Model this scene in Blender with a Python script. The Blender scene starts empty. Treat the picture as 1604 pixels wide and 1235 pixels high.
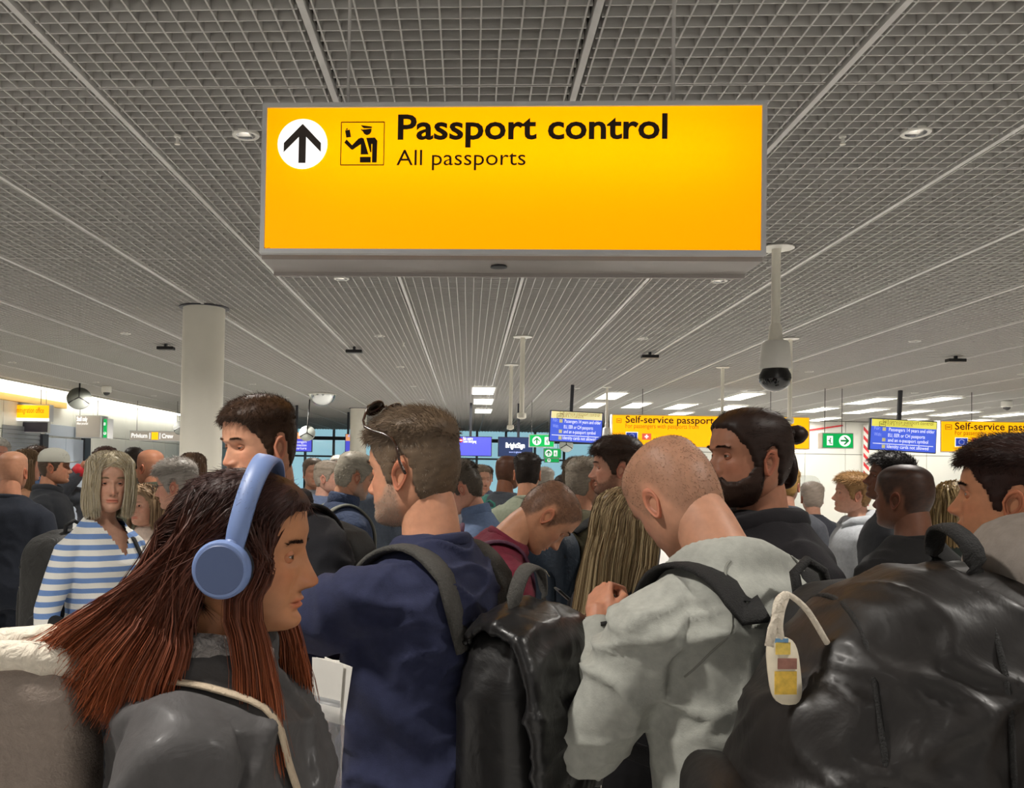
import bpy, bmesh, math, random
import numpy as np
from mathutils import Vector, Matrix, bvhtree

random.seed(7); RNG = np.random.default_rng(7)
SC = bpy.context.scene
COL = SC.collection
PI = math.pi
def rad(d): return d * PI / 180

# ------------------------------------------------------------------ camera, world, lights, exposure
FPX = 1380.0; CX, CY = 802.0, 617.5
YAW, PITCH, ROLL = rad(-3.3), rad(1.3), rad(1.05)
SHY = 86.0 / 1604; SHX = 147.0 / 1604
CAMZ = 1.65
CZ = 3.55                      # ceiling grid height
cam_d = bpy.data.cameras.new('camera'); cam = bpy.data.objects.new('camera', cam_d); COL.objects.link(cam)
CR = Matrix.Rotation(-YAW, 3, 'Z') @ Matrix.Rotation(PI/2 + PITCH, 3, 'X') @ Matrix.Rotation(ROLL, 3, 'Z')
cam.matrix_world = Matrix.Translation((0, 0, CAMZ)) @ CR.to_4x4()
cam_d.sensor_width = 36; cam_d.lens = FPX / 1604 * 36; cam_d.shift_y = SHY; cam_d.shift_x = SHX
cam_d.clip_start = .05; cam_d.clip_end = 300
SC.camera = cam

world = bpy.data.worlds.new('world'); SC.world = world; world.use_nodes = True
wb = world.node_tree.nodes['Background']
wb.inputs[0].default_value = (1.0, .96, .91, 1); wb.inputs[1].default_value = .32
SC.view_settings.view_transform = 'Standard'; SC.view_settings.look = 'None'
SC.view_settings.gamma = 1; SC.view_settings.use_curve_mapping = False
SC.view_settings.exposure = 0.0
DOWNLIGHT_W = 350.0

def ray(px, py):
    v = Vector(((px + SHX * 1604 - CX) / FPX, -(py - SHY * 1604 - CY) / FPX, -1))
    return CR @ v
def at(px, py, Y):             # the point of the picture at distance Y down the hall
    d = ray(px, py); return Vector((0, 0, CAMZ)) + d * (Y / d.y)
def on_z(px, py, z):           # the point of the picture at height z
    d = ray(px, py); return Vector((0, 0, CAMZ)) + d * ((z - CAMZ) / d.z)
def onc(px, py): return on_z(px, py, CZ)
def lin(c):
    if isinstance(c, str):
        c = [int(c[i:i+2], 16) / 255 for i in (0, 2, 4)]
    return tuple((x / 12.92 if x <= .04045 else ((x + .055) / 1.055) ** 2.4) for x in c)

# ------------------------------------------------------------------ materials
MATS = {}
def mat(name, color='808080', rough=.6, metal=0, emit=None, estr=0, noise=None, bump=None, trans=0, alpha=1,
        attr=False, sss=0, spec=.5, coat=0, sheen=0, stretch=(1, 1, 1), ior=1.45):
    if name in MATS: return MATS[name]
    m = bpy.data.materials.new(name); m.use_nodes = True; MATS[name] = m
    nt = m.node_tree; N = nt.nodes; L = nt.links; b = N['Principled BSDF']
    c = lin(color) if isinstance(color, str) else color
    b.inputs['Base Color'].default_value = (*c, 1); b.inputs['Roughness'].default_value = rough
    b.inputs['Metallic'].default_value = metal; b.inputs['Specular IOR Level'].default_value = spec
    b.inputs['IOR'].default_value = ior
    if coat: b.inputs['Coat Weight'].default_value = coat; b.inputs['Coat Roughness'].default_value = .2
    if sheen: b.inputs['Sheen Weight'].default_value = sheen; b.inputs['Sheen Roughness'].default_value = .6
    if trans: b.inputs['Transmission Weight'].default_value = trans
    if alpha < 1: b.inputs['Alpha'].default_value = alpha
    if emit:
        b.inputs['Emission Color'].default_value = (*lin(emit), 1); b.inputs['Emission Strength'].default_value = estr
    if sss:
        b.inputs['Subsurface Weight'].default_value = sss; b.inputs['Subsurface Radius'].default_value = (1, .35, .2)
        b.inputs['Subsurface Scale'].default_value = .008
    src = None
    tc = N.new('ShaderNodeTexCoord'); mp = N.new('ShaderNodeMapping'); mp.inputs['Scale'].default_value = stretch
    L.new(tc.outputs['Object'], mp.inputs['Vector'])
    if attr:
        a = N.new('ShaderNodeAttribute'); a.attribute_name = 'Col'; src = a.outputs['Color']
        L.new(src, b.inputs['Base Color'])
    if noise:
        sc, amt = noise
        t = N.new('ShaderNodeTexNoise'); t.inputs['Scale'].default_value = sc; t.inputs['Detail'].default_value = 4
        L.new(mp.outputs[0], t.inputs['Vector'])
        mx = N.new('ShaderNodeMix'); mx.data_type = 'RGBA'; mx.blend_type = 'MULTIPLY'; mx.inputs['Factor'].default_value = 1
        if src: L.new(src, mx.inputs['A'])
        else: mx.inputs['A'].default_value = (*c, 1)
        mr = N.new('ShaderNodeMapRange'); mr.inputs['From Min'].default_value = .3; mr.inputs['From Max'].default_value = .7
        mr.inputs['To Min'].default_value = 1 - amt; mr.inputs['To Max'].default_value = 1 + amt * .6
        L.new(t.outputs['Fac'], mr.inputs['Value']); L.new(mr.outputs[0], mx.inputs['B'])
        L.new(mx.outputs['Result'], b.inputs['Base Color'])
    if bump:
        sc, st = bump
        t2 = N.new('ShaderNodeTexNoise'); t2.inputs['Scale'].default_value = sc; t2.inputs['Detail'].default_value = 5
        t2.inputs['Distortion'].default_value = .6
        L.new(mp.outputs[0], t2.inputs['Vector'])
        bp = N.new('ShaderNodeBump'); bp.inputs['Strength'].default_value = st; bp.inputs['Distance'].default_value = .02
        L.new(t2.outputs['Fac'], bp.inputs['Height']); L.new(bp.outputs[0], b.inputs['Normal'])
    return m

# ------------------------------------------------------------------ object helpers
PENDING = []                   # linked in one go at the end of the script
def link(o, parent=None):
    PENDING.append(o)
    if parent: o.parent = parent
    return o
def tag(o, label=None, cat=None, group=None, kind=None):
    if label: o['label'] = label
    if cat: o['category'] = cat
    if group: o['group'] = group
    if kind: o['kind'] = kind
    return o
def empty(name, loc, rz=0):
    o = bpy.data.objects.new(name, None); o.empty_display_size = .1; link(o)
    o.location = loc; o.rotation_euler = (0, 0, rz); return o
def npmesh(name, V, F, mats, smooth=True, col=None, fmat=None):
    """V (n,3); F list of index arrays (each m x k)."""
    me = bpy.data.meshes.new(name)
    V = np.asarray(V, dtype=np.float32)
    me.vertices.add(len(V)); me.vertices.foreach_set('co', V.ravel())
    F = [np.asarray(f, dtype=np.int32) for f in F if len(f)]
    loops = np.concatenate([f.ravel() for f in F])
    tot = np.concatenate([np.full(len(f), f.shape[1], dtype=np.int32) for f in F])
    start = np.concatenate([[0], np.cumsum(tot)[:-1]]).astype(np.int32)
    me.loops.add(len(loops)); me.loops.foreach_set('vertex_index', loops)
    me.polygons.add(len(tot)); me.polygons.foreach_set('loop_start', start); me.polygons.foreach_set('loop_total', tot)
    me.polygons.foreach_set('use_smooth', np.full(len(tot), smooth, dtype=bool))
    for m in (mats if isinstance(mats, (list, tuple)) else [mats]): me.materials.append(m)
    if fmat is not None: me.polygons.foreach_set('material_index', np.asarray(fmat, dtype=np.int32))
    me.update(calc_edges=True)
    if col is not None:
        at_ = me.color_attributes.new('Col', 'FLOAT_COLOR', 'POINT')
        c4 = np.ones((len(V), 4), dtype=np.float32); c4[:, :3] = col
        at_.data.foreach_set('color', c4.ravel())
    return me
def npobj(name, V, F, mats, parent=None, smooth=True, col=None, fmat=None):
    return link(bpy.data.objects.new(name, npmesh(name, V, F, mats, smooth, col, fmat)), parent)

class MB:
    def __init__(s): s.v = []; s.f = []
    def add(s, vs, fs):
        o = len(s.v); s.v += [tuple(v) for v in vs]; s.f += [tuple(i + o for i in f) for f in fs]; return s
    def box(s, c, sz, R=None):
        x, y, z = (k / 2 for k in sz)
        vs = [Vector((a*x, b*y, d*z)) for a in (-1, 1) for b in (-1, 1) for d in (-1, 1)]
        if R is not None: vs = [R @ v for v in vs]
        vs = [v + Vector(c) for v in vs]
        return s.add(vs, [(0,1,3,2), (4,6,7,5), (0,4,5,1), (2,3,7,6), (0,2,6,4), (1,5,7,3)])
    def span(s, a, b):
        a, b = Vector(a), Vector(b)
        return s.box((a + b) / 2, [abs(k) for k in (b - a)])
    def rbox(s, c, sz, bev=.01, seg=2, R=None):
        bm = bmesh.new(); bmesh.ops.create_cube(bm, size=1)
        for v in bm.verts: v.co = Vector((v.co.x*sz[0], v.co.y*sz[1], v.co.z*sz[2]))
        bmesh.ops.bevel(bm, geom=bm.edges[:], offset=bev, segments=seg, affect='EDGES', profile=.5)
        bm.verts.index_update()
        vs = [(R @ v.co if R is not None else v.co) + Vector(c) for v in bm.verts]
        s.add(vs, [[v.index for v in f.verts] for f in bm.faces]); bm.free(); return s
    def cyl(s, p0, p1, r, n=12, r2=None):
        p0, p1 = Vector(p0), Vector(p1); d = (p1 - p0).normalized()
        a = d.orthogonal().normalized(); b = d.cross(a); r2 = r if r2 is None else r2
        vs = []
        for p, q in ((p0, r), (p1, r2)):
            vs += [p + (a * math.cos(2*PI*i/n) + b * math.sin(2*PI*i/n)) * q for i in range(n)]
        fs = [(i, (i+1) % n, n + (i+1) % n, n + i) for i in range(n)]
        fs += [tuple(range(n))[::-1], tuple(range(n, 2*n))]
        return s.add(vs, fs)
    def lathe(s, prof, c=(0, 0, 0), n=24, R=None, cap=True):
        vs = []; fs = []
        for (r, z) in prof:
            for i in range(n):
                v = Vector((r * math.cos(2*PI*i/n), r * math.sin(2*PI*i/n), z))
                vs.append((R @ v if R is not None else v) + Vector(c))
        for j in range(len(prof) - 1):
            for i in range(n): fs.append((j*n + i, j*n + (i+1) % n, (j+1)*n + (i+1) % n, (j+1)*n + i))
        if cap: fs.append(tuple(range(n))[::-1]); fs.append(tuple(range((len(prof)-1)*n, len(prof)*n)))
        return s.add(vs, fs)
    def prism(s, pts, y0, y1):     # polygon in (x,z), extruded along y
        n = len(pts)
        vs = [(x, y0, z) for x, z in pts] + [(x, y1, z) for x, z in pts]
        fs = [tuple(range(n)), tuple(range(n, 2*n))[::-1]] + [(i, n + i, n + (i+1) % n, (i+1) % n) for i in range(n)]
        return s.add(vs, fs)
    def build(s, name, m, parent=None, smooth=False, off=None):
        vs = s.v if off is None else [tuple(Vector(v) - Vector(off)) for v in s.v]
        me = bpy.data.meshes.new(name); me.from_pydata(vs, [], s.f)
        me.materials.append(m)
        bm = bmesh.new(); bm.from_mesh(me); bmesh.ops.recalc_face_normals(bm, faces=bm.faces); bm.to_mesh(me); bm.free()
        if smooth:
            me.polygons.foreach_set('use_smooth', [True] * len(me.polygons))
            me.set_sharp_from_angle(angle=rad(40))
        me.update()
        return link(bpy.data.objects.new(name, me), parent)

TXT = {}
def text(name, s, loc, m, parent, height=None, width=None, bold=0.0, depth=.004, align='LEFT', words=False):
    """flat lettering standing in the x-z plane, read from -y; loc = left end of the base line"""
    key = (s, bold)
    if key not in TXT:
        cu = bpy.data.curves.new('lettering', 'FONT'); cu.body = s; cu.offset = bold; cu.resolution_u = 3
        o = bpy.data.objects.new('tmp', cu); COL.objects.link(o)
        bpy.context.view_layer.update()
        me = bpy.data.meshes.new_from_object(o.evaluated_get(bpy.context.evaluated_depsgraph_get()))
        V = np.zeros(len(me.vertices) * 3); me.vertices.foreach_get('co', V); V = V.reshape(-1, 3)
        fs = [list(p.vertices) for p in me.polygons]
        bpy.data.objects.remove(o); bpy.data.meshes.remove(me); bpy.data.curves.remove(cu)
        TXT[key] = (V, fs)
    V, fs = TXT[key]
    w = V[:, 0].max() - V[:, 0].min()
    kx = kz = 1
    if height: kx = kz = height / .7
    if width:
        kx = width / w
        if not height: kz = kx
    x0 = V[:, 0].min()
    vs = [((v[0] - x0) * kx + (-w * kx / 2 if align == 'CENTER' else 0), -depth, v[1] * kz) for v in V]
    groups = [list(range(len(fs)))]
    if words:                      # one object for each word
        xs = sorted((min(vs[i][0] for i in f), max(vs[i][0] for i in f)) for f in fs); cuts = []; e = xs[0][1]
        for a_, b_ in xs:
            if a_ - e > .17 * kx: cuts.append((a_ + e) / 2)
            e = max(e, b_)
        groups = [[] for _ in range(len(cuts) + 1)]
        for k, f in enumerate(fs): groups[sum(vs[f[0]][0] > c for c in cuts)].append(k)
    for g_ in groups:
        idx = sorted({i for k in g_ for i in fs[k]}); mp_ = {i: j for j, i in enumerate(idx)}
        me = bpy.data.meshes.new(name); me.from_pydata([vs[i] for i in idx], [], [[mp_[i] for i in fs[k]] for k in g_]); me.materials.append(m); me.update()
        o = bpy.data.objects.new(name, me); link(o, parent); o.location = loc
    return o
# ------------------------------------------------------------------ shared materials
M_slat = mat('ceiling_slat_metal', 'c2c0bc', .55, spec=.3)
M_rail = mat('ceiling_rail_metal', 'd0cecb', .45, noise=(6, .08))
M_plenum = mat('plenum_board', '2a241f', .95, noise=(1.5, .3))
M_floor = mat('floor_stone', 'cbc9c5', .5, noise=(30, .12))
M_wall = mat('white_wall_panel', 'ecebe2', .45, noise=(.8, .03))
M_wallb = mat('wall_backing', '8d8a80', .8, noise=(3, .1))
M_white = mat('white_plastic', 'e6e4dc', .4, noise=(5, .03))
M_cream = mat('cream_painted_steel', 'ebe7d9', .38, noise=(2, .04))
M_frame = mat('sign_aluminium', 'd0d1d1', .4, metal=.0, noise=(8, .06))
M_under = mat('sign_underside', 'a8a29d', .45, noise=(4, .06))
M_black = mat('black_plastic', '1b1a19', .35, noise=(10, .15))
M_dark = mat('dark_steel', '33343a', .45, noise=(6, .1))
M_ink = mat('sign_lettering', '2c1a08', .5, noise=(5, .05))
M_inkw = mat('white_lettering', 'ffffff', .5, emit='ffffff', estr=.75)
M_rod = mat('hanger_rod', '5c5a57', .4, metal=.6)
M_chrome = mat('brushed_chrome', 'c9c5bd', .18, metal=1, noise=(12, .08))
M_globe = mat('dome_glass', '0b0a0a', .06, coat=.6, spec=.6)
M_silver = mat('reflector_silver', 'd8dbe0', .08, metal=1)
M_yel = mat('yellow_backlit', 'ffc400', .4, emit='ffb400', estr=.85)
M_green = mat('green_backlit', '00a550', .4, emit='00a24c', estr=.8)
M_blue = mat('blue_screen', '3f57c8', .3, emit='4a63d2', estr=.85)
M_blue2 = mat('violet_screen', '4b4fd0', .3, emit='4c50cc', estr=.8)
M_navyscr = mat('navy_screen', '1d2947', .3, emit='202c4e', estr=.8)
M_orangescr = mat('orange_screen', 'e8a070', .3, emit='e39a68', estr=.8)
M_tube = mat('ceiling_panel_light', 'ffffff', .5, emit='fffaf0', estr=6.0)
M_lamp = mat('downlight_glow', 'ffffff', .5, emit='fff6e6', estr=5.0)
M_wood = mat('pale_wood', 'd9b267', .5, noise=(3, .1), stretch=(1, .1, 6))
M_glass = mat('door_glass', 'dfeef0', .03, trans=.9, alpha=.55)
M_day = mat('daylight_outside', 'c8e6ee', .9, emit='a9d6e4', estr=.85)
M_red = mat('red_tape', 'd8363a', .5, noise=(6, .05))
M_grey = mat('grey_sign_panel', 'a59d92', .5, emit='a59d92', estr=.35)
M_bluedoor = mat('pale_blue_door', 'bcc6d4', .5, noise=(2, .03))
M_mirror = mat('convex_mirror', '6d6f6c', .12, metal=.9)
M_mback = mat('mirror_back', '5c5e58', .5, noise=(4, .1))
M_belt = mat('belt_webbing', '17171a', .8, bump=(300, .3))

# ------------------------------------------------------------------ the setting
XL = onc(0, 597).x                       # left wall
YB = 31.0; YG = 44.0                     # white back wall, glass front further away
XB = at(1012, 700, YB).x
XR = 19.5
MB().span((XL - .3, -6, -.12), (XR, YG + 5, 0)).build('floor', M_floor)['kind'] = 'structure'

P = 1.215; NC = 14; CELL = P / NC
ceiling = MB().span((XL - .3, -6, 4.3), (XR, YG + 5, 4.4)).build('ceiling', M_plenum); ceiling['kind'] = 'structure'
RX0 = onc(470, 0).x                      # a rail
def panel_boxes(mb, cx=0, cy=0, w=P, h=.068):
    z = CZ + h / 2
    for i in range(NC):
        x = cx - P/2 + (i + .5) * CELL
        mb.box((x, cy, z), (.008, P - .012, h))
        y = cy - P/2 + .011 + i * (P - .022) / (NC - 1)
        mb.box((cx, y, z + .001), (P - .05, .008, h))
    return mb
pm = panel_boxes(MB()).build('ceiling_panel', M_slat, ceiling)
pan_me = pm.data; PENDING.remove(pm); bpy.data.objects.remove(pm)
RY0 = onc(735, 135).y
cells = []
for i in range(-12, 17):
    for j in range(-4, 24):
        cx = RX0 + (i + .5) * P; cy = RY0 + (j + .5) * P
        if cx < XL + .4 or cx > XR - .4 or cy < -.4: continue
        if abs(cx) > .75 * cy + 4.2: continue
        cells.append((cx, cy))
def seen(c):
    px = (c[0] / max(c[1], .1)); return (c[1] + abs(c[0]) * .3) if (c[1] > 2.6 and -.62 < px < .72) else 100 + c[1]
cells.sort(key=seen)
for k, (cx, cy) in enumerate(cells[:300]):
    o = bpy.data.objects.new('ceiling_panel', pan_me); link(o, ceiling); o.location = (cx, cy, 0)
far = MB()
for cx, cy in cells[300:]: panel_boxes(far, cx, cy)
o = far.build('ceiling_panels_far', M_slat, ceiling); o['kind'] = 'stuff'
# last stretch beyond the panels: plain slats too fine to tell apart
ye = RY0 + 24 * P
far = MB()
x = XL
while x < XR:
    far.box((x, (ye + YG) / 2, CZ + .02), (.02, YG - ye, .04)); x += .14
for k in range(int((YG - ye) / .4)): far.box(((XL + XR) / 2, ye + k * .4, CZ + .025), (XR - XL, .02, .03))
o = far.build('ceiling_slats_far', M_slat, ceiling); o['kind'] = 'stuff'
for i in range(-9, 16):
    x = RX0 + i * P
    if XL < x < XR:
        mb = MB().box((x, 21, CZ - .004), (.03, 46, .012)).box((x - .014, 21, CZ + .02), (.003, 46, .05)).box((x + .014, 21, CZ + .02), (.003, 46, .05))
        mb.build('ceiling_rail', M_rail, ceiling)

# left wall with panels
wl = MB().span((XL - .25, 6, 0), (XL - .02, YG, CZ + .6)).build('wall_left', M_wallb); wl['kind'] = 'structure'
wpm = {}
for row, (z0, z1) in enumerate(((0, 2.42), (2.44, CZ - .0))):
    me = MB().rbox((0, 0, 0), (.04, 1.23, z1 - z0), .006, 1).build('wall_panel', M_wall, wl)
    d = me.data; PENDING.remove(me); bpy.data.objects.remove(me)
    for k in range(21):
        o = bpy.data.objects.new('wall_panel', d); link(o, wl); o.location = (XL - .005, 16 + k * 1.25, (z0 + z1) / 2)
# back wall (white), its return and the glass front
wb_ = MB().span((XB, YB + .03, 0), (XR, YB + .25, CZ + .6)).span((XB, YB + .2, 0), (XB + .2, YG, CZ + .6)).build('wall_back', M_wallb); wb_['kind'] = 'structure'
for k in range(10):
    x0 = XB + k * 1.35
    for z0, z1 in ((0, 2.4), (2.42, CZ - .02)):
        MB().rbox((x0 + .67, YB + .01, (z0 + z1) / 2), (1.335, .04, z1 - z0), .005, 1).build('wall_panel', M_wall, wb_)
wr = MB().span((XR, -6, 0), (XR + .2, YB, CZ + .6)).build('wall_right', M_wall); wr['kind'] = 'structure'
tr = MB().span((XL, YG - .1, 3.02), (XB, YG + .1, 3.2)).build('trim_1', M_dark); tr['kind'] = 'structure'
day = MB().span((XL - 6, YG + 4, -.5), (XB + 6, YG + 4.1, 6)).build('daylight_sheet', M_day); day['kind'] = 'structure'  # glowing sheet added behind the glass to stand for daylight, not a wall
n = 12; dx = (XB - XL) / n
M_post = mat('door_post', '6b7478', .4, metal=.4)
for k in range(n):
    w = empty('window_%d' % (k + 1), (XL + (k + .5) * dx, YG, 0)); w['kind'] = 'structure'
    MB().box((0, 0, 1.5), (dx - .12, .02, 2.95)).build('pane', M_glass, w)
    MB().box((0, 0, 3.4), (dx - .12, .02, .36)).build('pane', M_glass, w)
    f = MB().box((-dx/2, 0, 1.8), (.12, .14, 3.6)).box((0, 0, .06), (dx, .1, .12)).box((0, 0, 2.2), (dx, .08, .09))
    if k % 2: f.box((0, 0, 1.1), (.06, .1, 2.2))
    f.build('window_frame', M_post, w)
# pillars
def pillar(p, r, label):
    o = MB().lathe([(r, 0), (r, CZ + .02)], n=40).build('pillar', M_cream, None, True); o.location = (p.x, p.y, 0)
    tag(o, label, 'pillar', 'round cream pillars'); 
    q = MB().lathe([(r + .05, CZ - .012), (r + .05, CZ + .0)], n=24).build('pillar_collar', M_dark, o, True)
    return o
pc = onc(320, 482); pillar(Vector((pc.x, pc.y, 0)), 33 * pc.y / FPX, 'thick cream round pillar standing behind the young man in the black jacket')
pc2 = onc(562, 640); pillar(Vector((pc2.x, pc2.y, 0)), 13 * pc2.y / FPX, 'slim far cream pillar seen just left of the sunglasses on the greying man')

# ------------------------------------------------------------------ ceiling lamps
L0 = onc(385, 212); L1 = onc(1435, 208); LY2 = onc(533, 437).y
LX = L0.x; LDX = L1.x - L0.x; LDY = LY2 - L0.y
ring = MB().lathe([(.055, -.004), (.075, -.006), (.078, -.002), (.078, .012), (.055, .012)], n=24, cap=False).build('rim', M_white, None, True)
rim_me = ring.data; PENDING.remove(ring); bpy.data.objects.remove(ring)
cup = MB().lathe([(.056, -.002), (.045, .05), (.02, .06), (.001, .06)], n=20, cap=False).build('cup', M_silver, None, True); cup_me = cup.data; PENDING.remove(cup); bpy.data.objects.remove(cup)
blb = MB().lathe([(.024, .03), (.03, .04), (.02, .05)], n=12).build('bulb', M_lamp, None, True); blb_me = blb.data; PENDING.remove(blb); bpy.data.objects.remove(blb)
sp = bpy.data.lights.new('downlight_beam', 'SPOT'); sp.energy = DOWNLIGHT_W; sp.spot_size = rad(150); sp.spot_blend = 1; sp.shadow_soft_size = .12; sp.color = (1, .95, .88)
DL = {}
for j in range(-3, 6):
    for i in range(-3, 5):
        x = LX + i * LDX; y = L0.y + j * LDY
        if not (XL + .5 < x < XR - .5) or y > 29: continue
        if y < 5 and not -2 < i < 3: continue
        t = empty('ceiling_downlight', (x, y, CZ))
        ORD = ('nearest', 'second', 'third', 'fourth', 'fifth', 'sixth', 'seventh', 'eighth')
        pxx = 735 + x / max(y, .1) * FPX
        if j < 0 or not -30 < pxx < 1640: lb = 'round recessed downlight in the grid ceiling, outside the picture'
        else:
            DL.setdefault(j, []).append(i)
            lb = 'round recessed downlight, %s ceiling row, %s from the left' % (ORD[j], (('first',) + ORD[1:])[len(DL[j]) - 1])
        tag(t, lb, 'ceiling light', 'recessed downlights in the grid ceiling')
        for nm, me in (('rim', rim_me), ('reflector', cup_me), ('bulb', blb_me)):
            link(bpy.data.objects.new(nm, me), t)
        lo = bpy.data.objects.new('downlight_beam', sp); link(lo, t); lo.location = (0, 0, -.03)
# long ceiling light panels at the back
spots = [(757, 611), (757, 628), (757, 643), (957, 619), (928, 634), (996, 634), (1064, 636), (1161, 620), (1140, 638), (1062, 648),
         (1280, 641), (1354, 643), (1424, 645), (1494, 647), (1288, 656), (1362, 627), (1458, 626), (1580, 649), (1225, 657), (1420, 658), (1520, 659)]
al = bpy.data.lights.new('light_panel_glow', 'AREA'); al.shape = 'RECTANGLE'; al.size = .5; al.size_y = 2.0; al.energy = 22; al.color = (1, .97, .92)
for k, (px, py) in enumerate(spots):
    p = onc(px, py)
    t = empty('light_panel', (p.x, p.y, CZ - .02))
    WH = ['nearest of three over the doorway', 'middle of three over the doorway', 'farthest of three over the doorway',
          'upper one right of the left blue screen pole', 'lower one just above the left blue screen', 'right of the screen, above the S of Self-service',
          'above the middle of the left yellow sign', 'upper one above the man with hair bun', 'lower one above the man with hair bun', 'lowest one over the left yellow sign',
          'left one above the green exit sign', 'between exit sign and right blue screen pole', 'just right of the right blue screen pole', 'left above the rightmost yellow sign',
          'lowest one over the green exit sign', 'upper one left of right blue screen pole', 'upper one right of right blue screen pole', 'at the right edge of the picture',
          'right of the large dome camera, lowest', 'lowest one over the right blue screen', 'lowest one over the rightmost yellow sign']
    tag(t, 'bright ceiling light panel, ' + WH[k], 'ceiling light', 'long light panels in the ceiling')
    MB().box((0, 0, 0), (.5, 1.9, .015)).build('diffuser', M_tube, t)
    MB().box((-.265, 0, 0), (.03, 1.96, .03)).box((.265, 0, 0), (.03, 1.96, .03)).box((0, -.965, 0), (.5, .03, .03)).box((0, .965, 0), (.5, .03, .03)).build('frame', M_white, t)
    lo = bpy.data.objects.new('light_panel_glow', al); link(lo, t); lo.location = (0, 0, -.05)
# cove lamp washing the left wall
t = empty('cove_light', (XL + .2, 24, CZ - .02)); tag(t, 'long cove lamp along the top of the left white wall', 'ceiling light')
MB().box((0, 0, 0), (.08, 18, .03)).build('diffuser', M_lamp, t)
MB().box((.06, 0, -.01), (.02, 18, .08)).build('housing', M_white, t)
ca = bpy.data.lights.new('cove_glow', 'AREA'); ca.shape = 'RECTANGLE'; ca.size = .15; ca.size_y = 18; ca.energy = 110; ca.color = (1, .98, .86)
lo = bpy.data.objects.new('cove_glow', ca); link(lo, t); lo.location = (.12, 0, -.04); lo.rotation_euler = (0, rad(50), 0)

# ------------------------------------------------------------------ the big hanging sign
SY = 3.2
a = at(407, 398, SY); b = at(1201, 160, SY)
sx0, sx1 = a.x, b.x; sz0 = at(800, 399, SY).z; sz1 = at(800, 160.5, SY).z; sw = sx1 - sx0; sh = sz1 - sz0; SD = .27
SYAW = 0
sign = empty('hanging_sign', ((sx0 + sx1) / 2, SY, sz0)); tag(sign, 'large backlit yellow hanging sign reading Passport control, All passports', 'sign')
fw = .017
MB().box((0, SD - .006, sh/2), (sw - .01, .01, sh - .01)).build('back_panel', M_under, sign)
fr = MB()
for z in (fw/2, sh - fw/2): fr.box((0, .006, z), (sw, .03, fw))
for x in (-sw/2 + fw/2, sw/2 - fw/2): fr.box((x, .006, sh/2), (fw, .03, sh - 2*fw))
fr.build('frame', M_frame, sign)
MB().box((0, SD/2 + .02, -.004), (sw, SD - .02, .02)).box((0, SD/2 + .02, sh), (sw, SD - .02, .02)).box((-sw/2, SD/2 + .02, sh/2), (.02, SD - .02, sh)).box((sw/2, SD/2 + .02, sh/2), (.02, SD - .02, sh)).build('casing', M_under, sign)
MB().box((0, SD - .02, -.018), (sw + .004, .015, .02)).build('casing_rib', M_under, sign)
M_face = mat('yellow_sign_face', 'ffb000', .5, emit='ffa800', estr=1.15, spec=.1)
def _trans():                  # acrylic that lets the tubes inside shine through
    nt = M_face.node_tree; N = nt.nodes; L = nt.links
    t = N.new('ShaderNodeBsdfTranslucent'); t.inputs['Color'].default_value = (*lin('ffd200'), 1)
    ad = N.new('ShaderNodeMixShader'); ad.inputs[0].default_value = .35; L.new(N['Principled BSDF'].outputs[0], ad.inputs[1]); L.new(t.outputs[0], ad.inputs[2]); L.new(ad.outputs[0], N['Material Output'].inputs['Surface'])
_trans()
tl_ = bpy.data.lights.new('sign_tube_glow', 'AREA'); tl_.shape = 'RECTANGLE'; tl_.size = sw * .9; tl_.size_y = .04; tl_.energy = 2.3; tl_.color = (1, .97, .9)
lo = bpy.data.objects.new('sign_tube_glow', tl_); link(lo, sign); lo.location = (0, .2, sh * .70); lo.rotation_euler = (-PI/2, 0, 0)
MB().cyl((-sw*.45, .225, sh*.70), (sw*.45, .225, sh*.70), .013, 12).build('light_tube', M_white, sign, True)
MB().add([(-sw/2 + fw, .0, fw), (sw/2 - fw, .0, fw), (sw/2 - fw, .0, sh - fw), (-sw/2 + fw, .0, sh - fw)], [(0, 1, 2, 3)]).build('face', M_face, sign)
lk = MB().lathe([(.018, 0), (.03, 0), (.032, -.004), (.016, -.006)], (at(782, 410, SY + .08).x - sign.location.x, .12, -.016), 20).build('lock_plate', M_dark, sign, True)
def sl(px, py):                # picture point on the sign face, in sign coordinates
    p = at(px, py, SY); return p.x - sign.location.x, p.z - sz0
# arrow disc
cx_, cz_ = sl(474, 226); r_ = sl(513, 226)[0] - cx_
M_disc = mat('white_backlit', 'ffffff', .4, emit='fffdf8', estr=.95)
dk = MB(); pts = [(cx_ + r_ * math.cos(2*PI*i/40), cz_ + r_ * math.sin(2*PI*i/40)) for i in range(40)]
disc = MB().prism(pts, -.004, .0).build('arrow_disc', M_disc, sign)
u = r_ / 39
ar = [(0, 31), (29, 1), (29, -13), (5.5, 11), (5.5, -30), (-5.5, -30), (-5.5, 11), (-29, -13), (-29, 1)]
MB().prism([(cx_ + x * u, cz_ + z * u) for x, z in ar], -.0065, -.004).build('arrow', mat('arrow_grey', '453d38', .5, noise=(5, .05)), disc)
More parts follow.
